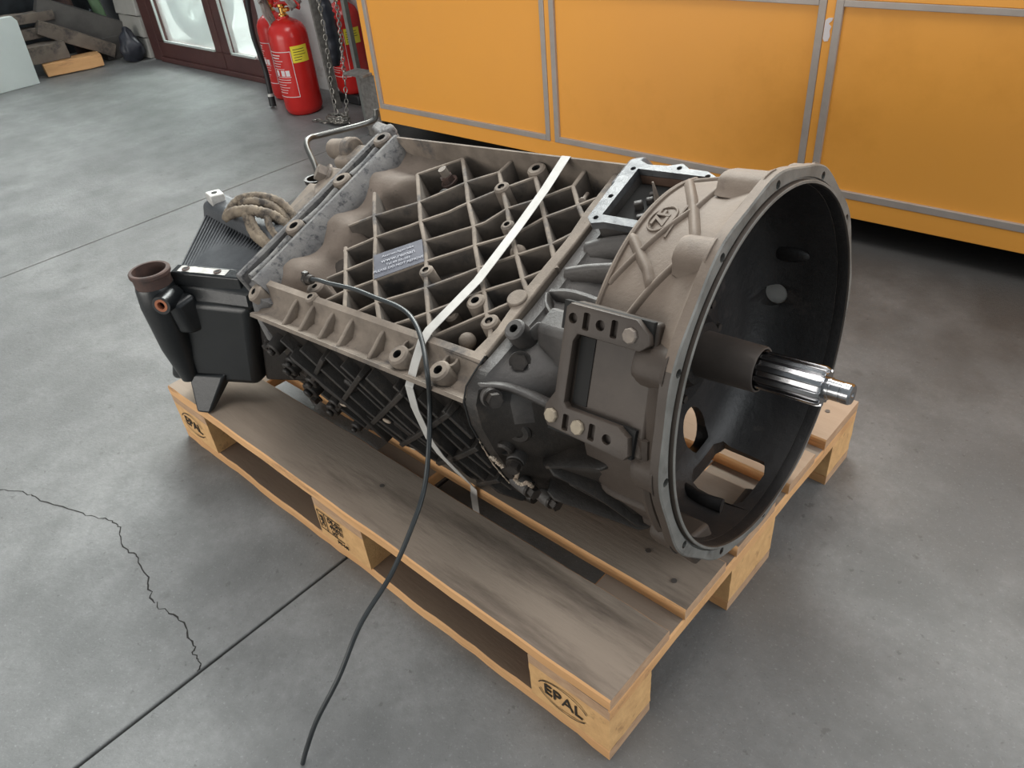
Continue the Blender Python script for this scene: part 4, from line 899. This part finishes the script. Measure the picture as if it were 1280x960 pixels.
# ================================================================ BACKGROUND THINGS
def extinguisher(label, loc, rz, tilt=(0, 0), scale=1, hose=True):
    t = thing('fire_extinguisher', label, 'fire extinguisher', loc, 'red fire extinguishers by the door', (tilt[0], tilt[1], rz)); t.scale = (scale,) * 3
    R = .088; bm = NB()
    revolve(bm, (0, 0, 0), (0, 0, 1), [(0, .0005), (0, .068), (.010, .080), (.03, R), (.335, R), (.36, R * .96), (.385, R * .8), (.402, R * .5), (.41, .026), (.418, .024), (.418, .0005)], 40, closed=False); obj('cylinder_body', bm, 'red', t, smooth=50)
    bm = NB(); revolve(bm, (0, 0, .412), (0, 0, 1), [(0, .0005), (0, .020), (.012, .020), (.016, .014), (.040, .014), (.045, .02), (.055, .02), (.055, .0005)], 20, closed=False); cyl(bm, (0, 0, .44), (.035, -.01, .445), .009, seg=14); v = obj('valve', bm, 'brass', t)
    bm = NB(); sweep(bm, [(-.03, 0, .46), (0, 0, .468), (.045, 0, .463), (.085, 0, .445)], .008, 8, flat=1.3); obj('carry_handle', bm, 'red', v)
    bm = NB(); sweep(bm, [(.085, 0, .452), (.04, 0, .492), (-.01, 0, .515), (-.035, 0, .50), (-.04, 0, .47)], .008, 8, flat=1.3); obj('squeeze_lever', bm, 'red', v)
    def patch(name, a0, a1, z0, z1, m, dr=.0008, par=t):
        bm = NB(); n = 14; prev = None
        for i in range(n + 1):
            a = R_(a0 + (a1 - a0) * i / n); q = [bm.verts.new(((R + dr) * math.cos(a), (R + dr) * math.sin(a), z)) for z in (z0, z1)]
            if prev: bm.faces.new((prev[0], q[0], q[1], prev[1]))
            prev = q
        return obj(name, bm, m, par, smooth=60)
    lb = patch('label', -150, -72, .09, .285, 'red', .0006)
    for (a0, a1, z0, z1) in ((-150, -72, .283, .286), (-150, -72, .088, .091), (-73.2, -71.6, .09, .285)): patch('label_line', a0, a1, z0, z1, 'white', .0012, lb)
    rnd = random.Random(4)
    for k in range(15):
        z = .268 - k * .0115
        if 6 <= k <= 7:
            for a in (-138, -116, -100): patch('pictogram', a, a + 13, z - .006, z + .007, 'white', .0012, lb)
            continue
        patch('print_line', -144, -144 + rnd.uniform(30, 62), z, z + (.004 if k in (0, 1) else .0022), 'white', .0012, lb)
    yl = patch('yellow_label', -70, -18, .235, .305, 'yellab', .001)
    for k in range(5): patch('print_line', -64, -64 + rnd.uniform(20, 38), .245 + k * .011, .2475 + k * .011, 'ink', .0014, yl)
    return t
ex1 = extinguisher('red fire extinguisher with yellow label standing nearest, draped with a grey rag', (-1.915, 1.705, 0), R_(35), scale=1.05)
ex2 = extinguisher('red fire extinguisher half hidden behind the hanging chains by the yellow enclosure', (-1.79, 1.94, .0), R_(30), scale=1.0)
ex2.location = (-1.80, 1.95, .05)
ex3 = extinguisher('red fire extinguisher tucked behind the one with the grey rag, close to the door', (-2.22, 1.83, .0), R_(10))
# stand under the raised one
bm = NB(); prism(bm, [(-.09, -.06), (.09, -.06), (.09, .08), (-.09, .08)], 0, .05); sb = obj('black_base', bm, 'rubber', bevel=.008); sb.location = (-1.80, 1.95, 0); tag(sb, 'low black block under the extinguisher behind the chains', 'block'); sb.name = 'support_block'
# hose
bm = NB(); sweep(bm, [(-2.10, 1.68, .62), (-2.15, 1.68, .50), (-2.165, 1.67, .34), (-2.155, 1.68, .18), (-2.13, 1.66, .05)], .013, 10); cyl(bm, (-2.13, 1.66, .055), (-2.125, 1.655, .008), .017, seg=12)
ho = obj('extinguisher_hose', bm, 'rubber'); tag(ho, 'black hose hanging straight down beside the brown glass door', 'hose'); bm = NB(); cyl(bm, (-2.133, 1.662, .068), (-2.131, 1.661, .052), .0165, seg=14); obj('hose_ferrule', bm, 'bare', ho)
# rag
bm = NB(); nx, ny = 26, 30; vv = []
for i in range(nx + 1):
    row = []
    for j in range(ny + 1):
        u = i / nx - .5; v = j / ny
        a = v * 3.4 - .9; r = .058 + .012 * noise.noise(Vector((u * 9, v * 8, 0)))
        x = -r * 1.5 * math.cos(a) + .01; z = .455 + r * 1.05 * math.sin(a) - (max(0, v - .8) * .35) - (max(0, .2 - v) * .55); y = u * .075 * (1 + .6 * v) + .012 * noise.noise(Vector((u * 6, v * 12, 4)))
        row.append(bm.verts.new((x, y, z + .014 * noise.noise(Vector((u * 12, v * 16, 9))))))
    vv.append(row)
for i in range(nx):
    for j in range(ny): bm.faces.new((vv[i][j], vv[i + 1][j], vv[i + 1][j + 1], vv[i][j + 1]))
rg = obj('rag', bm, 'cloth', smooth=80); rg.location = (-1.915, 1.70, .052); rg.rotation_euler = (0, 0, R_(35)); s_ = rg.modifiers.new('s', 'SOLIDIFY'); s_.thickness = .004
tag(rg, 'dirty grey rag wrapped round the neck of the nearest fire extinguisher', 'rag')
# chains, bars and posts
def links(bm, pts, r=.008, t=.0025):
    P = catmull(pts, 10); L = 0; acc = [P[0]]
    last = P[0]; out = []
    for p in P[1:]:
        if (p - last).length > r * 2.1: out.append((last, p)); last = p
    for k, (a, b) in enumerate(out):
        d, u, v = frame(b - a); s = u if k % 2 else v; c = (a + b) / 2
        ring = [c + d * (r * 1.7 * math.cos(q)) + s * (r * math.sin(q)) for q in [2 * PI * i / 8 for i in range(9)]]
        sweep(bm, ring, t, 5, smooth=False)
bm = NB(); links(bm, [(-1.58, 1.69, .62), (-1.585, 1.69, .45), (-1.60, 1.69, .3), (-1.62, 1.685, .15), (-1.60, 1.67, .04)]); ch = obj('chain', bm, 'chain', smooth=60); tag(ch, 'steel chain hanging down the speckled bar in front of the hidden extinguisher', 'chain')
bm = NB(); links(bm, [(-1.50, 1.72, .62), (-1.52, 1.73, .45), (-1.535, 1.72, .28), (-1.54, 1.70, .12), (-1.53, 1.67, .03)]); ch = obj('chain', bm, 'chain', smooth=60); tag(ch, 'second thinner chain hanging just right of the speckled bar', 'chain')
bm = NB(); rr = random.Random(2); pts = [(-1.58 + .085 * math.cos(k * 1.9) * rr.uniform(.3, 1), 1.66 + .05 * math.sin(k * 1.9) * rr.uniform(.3, 1), .012 + .022 * rr.random()) for k in range(40)]; links(bm, pts); links(bm, [(-1.62, 1.64, .01), (-1.66, 1.62, .01), (-1.69, 1.63, .01), (-1.72, 1.60, .01)])
ch = obj('chain', bm, 'chain', smooth=60); tag(ch, 'loose heap of chain lying on the floor at the foot of the bars', 'chain')
def bar(name, a, b, w_, d_, m, label, cat):
    a = Vector(a); b = Vector(b); q = (b - a).to_track_quat('Z', 'Y'); bm = NB(); box(bm, (0, 0, (b - a).length / 2), (w_, d_, (b - a).length)); o = obj(name, bm, m, bevel=.002, smooth=0); o.location = a; o.rotation_euler = q.to_euler(); tag(o, label, cat); return o
bar('steel_bar', (-1.625, 1.70, .05), (-1.645, 1.70, .66), .045, .01, 'rustbar', 'flat speckled steel bar standing upright between the two extinguishers', 'bar')
bar('steel_post', (-1.41, 1.70, 0), (-1.42, 1.70, .75), .022, .022, 'post', 'thin grey green post standing just left of the yellow enclosure', 'post')
bar('steel_channel', (-1.325, 1.74, .0), (-1.33, 1.74, .75), .05, .03, 'post', 'dark grey steel channel between the thin post and the yellow enclosure', 'post')
bm = NB(); sweep(bm, [(-1.73, 1.80, .62), (-1.72, 1.80, .50), (-1.70, 1.79, .40), (-1.69, 1.79, .30), (-1.70, 1.79, .22)], .032, 12, jit=.15, rfn=lambda t: .6 + .7 * math.sin(PI * t)); o = obj('black_bag', bm, 'bagmat', smooth=80); o.name = 'hanging_sack'; tag(o, 'dark crumpled sack hanging behind the speckled steel bar', 'sack')

# left corner: grey panel, heap of timber, sack, green pole
bm = NB(); prism(bm, [(.2, 0), (1.225, 0), (1.245, .36), (1.225, .39), (.2, .42)], -.02, .02, 'x'); o = obj('board', bm, 'panelgrey', bevel=.004); o.location = (-4.1, 0, 0); o.name = 'grey_panel'; tag(o, 'smooth pale grey upright panel at the far left edge', 'panel')
def beam(pts, w_, h_, m, label):
    a, b = Vector(pts[0]), Vector(pts[1]); q = (b - a).to_track_quat('X', 'Z'); bm = NB(); L = (b - a).length; box(bm, (L / 2, 0, 0), (L, w_, h_)); bmesh.ops.subdivide_edges(bm, edges=bm.edges, cuts=3, use_grid_fill=True)
    for v in bm.verts: v.co += Vector((noise.noise(v.co * 9), noise.noise(v.co * 9 + Vector((3, 0, 0))), noise.noise(v.co * 9 + Vector((0, 3, 0))))) * .008
    o = obj('timber_beam', bm, m, smooth=0, bevel=.003); o.location = a; o.rotation_euler = q.to_euler(); tag(o, label, 'timber', 'timbers heaped in the left corner'); return o
beam([(-4.24, 1.33, .042), (-4.16, 1.665, .042)], .15, .075, 'wedge', 'fresh orange timber block lying lowest on the floor beside the pale grey panel')
beam([(-4.27, 1.27, .135), (-4.24, 1.50, .135)], .15, .10, 'wood_old', 'short weathered block resting on the fresh orange block')
beam([(-4.40, 1.22, .235), (-4.32, 1.50, .245)], .12, .06, 'wood_old', 'flat weathered board end in the middle of the timber heap')
beam([(-4.42, 1.20, .33), (-4.33, 1.54, .325)], .12, .055, 'wood_old', 'topmost brown board end sticking out of the timber heap')
beam([(-4.28, 1.40, .28), (-4.22, 1.79, .06)], .10, .085, 'wood_old', 'grey weathered beam sloping down to the right across the heap')
beam([(-4.36, 1.46, .37), (-4.28, 1.92, .13)], .12, .15, 'wood_dark', 'thickest dark beam sloping down behind the grey weathered beam')
beam([(-4.30, 1.80, .0), (-4.30, 1.80, .14)], .12, .14, 'wood_dark', 'upright dark stub at the right foot of the sloping beams')
bm = NB(); cyl(bm, (-4.33, 1.86, 0), (-4.40, 1.80, .8), .035, seg=16); o = obj('green_pole', bm, 'greenpole'); tag(o, 'leaning green pole behind the dark sloping beams', 'pole')
bm = NB(); cyl(bm, (-4.42, 1.68, 0), (-4.46, 1.66, .8), .05, seg=16); o = obj('brown_pole', bm, 'rust'); tag(o, 'dark rusty pipe just left of the green pole', 'pipe')
bm = NB(); bmesh.ops.create_uvsphere(bm, u_segments=28, v_segments=18, radius=.1, matrix=Matrix.Translation((0, 0, .095)))
for v in bm.verts:
    t = max(0, v.co.z / .2); v.co.x *= 1.0 - .6 * t; v.co.y *= 1.0 - .6 * t; v.co.z = max(.001, v.co.z * 1.1); v.co += .022 * Vector((noise.noise(v.co * 22), noise.noise(v.co * 22 + Vector((7, 0, 0))), 0))
o = obj('plastic_bag', bm, 'bagmat', smooth=80); o.location = (-4.02, 1.83, 0); tag(o, 'black plastic bag slumped on the floor beside the door frame', 'bag')
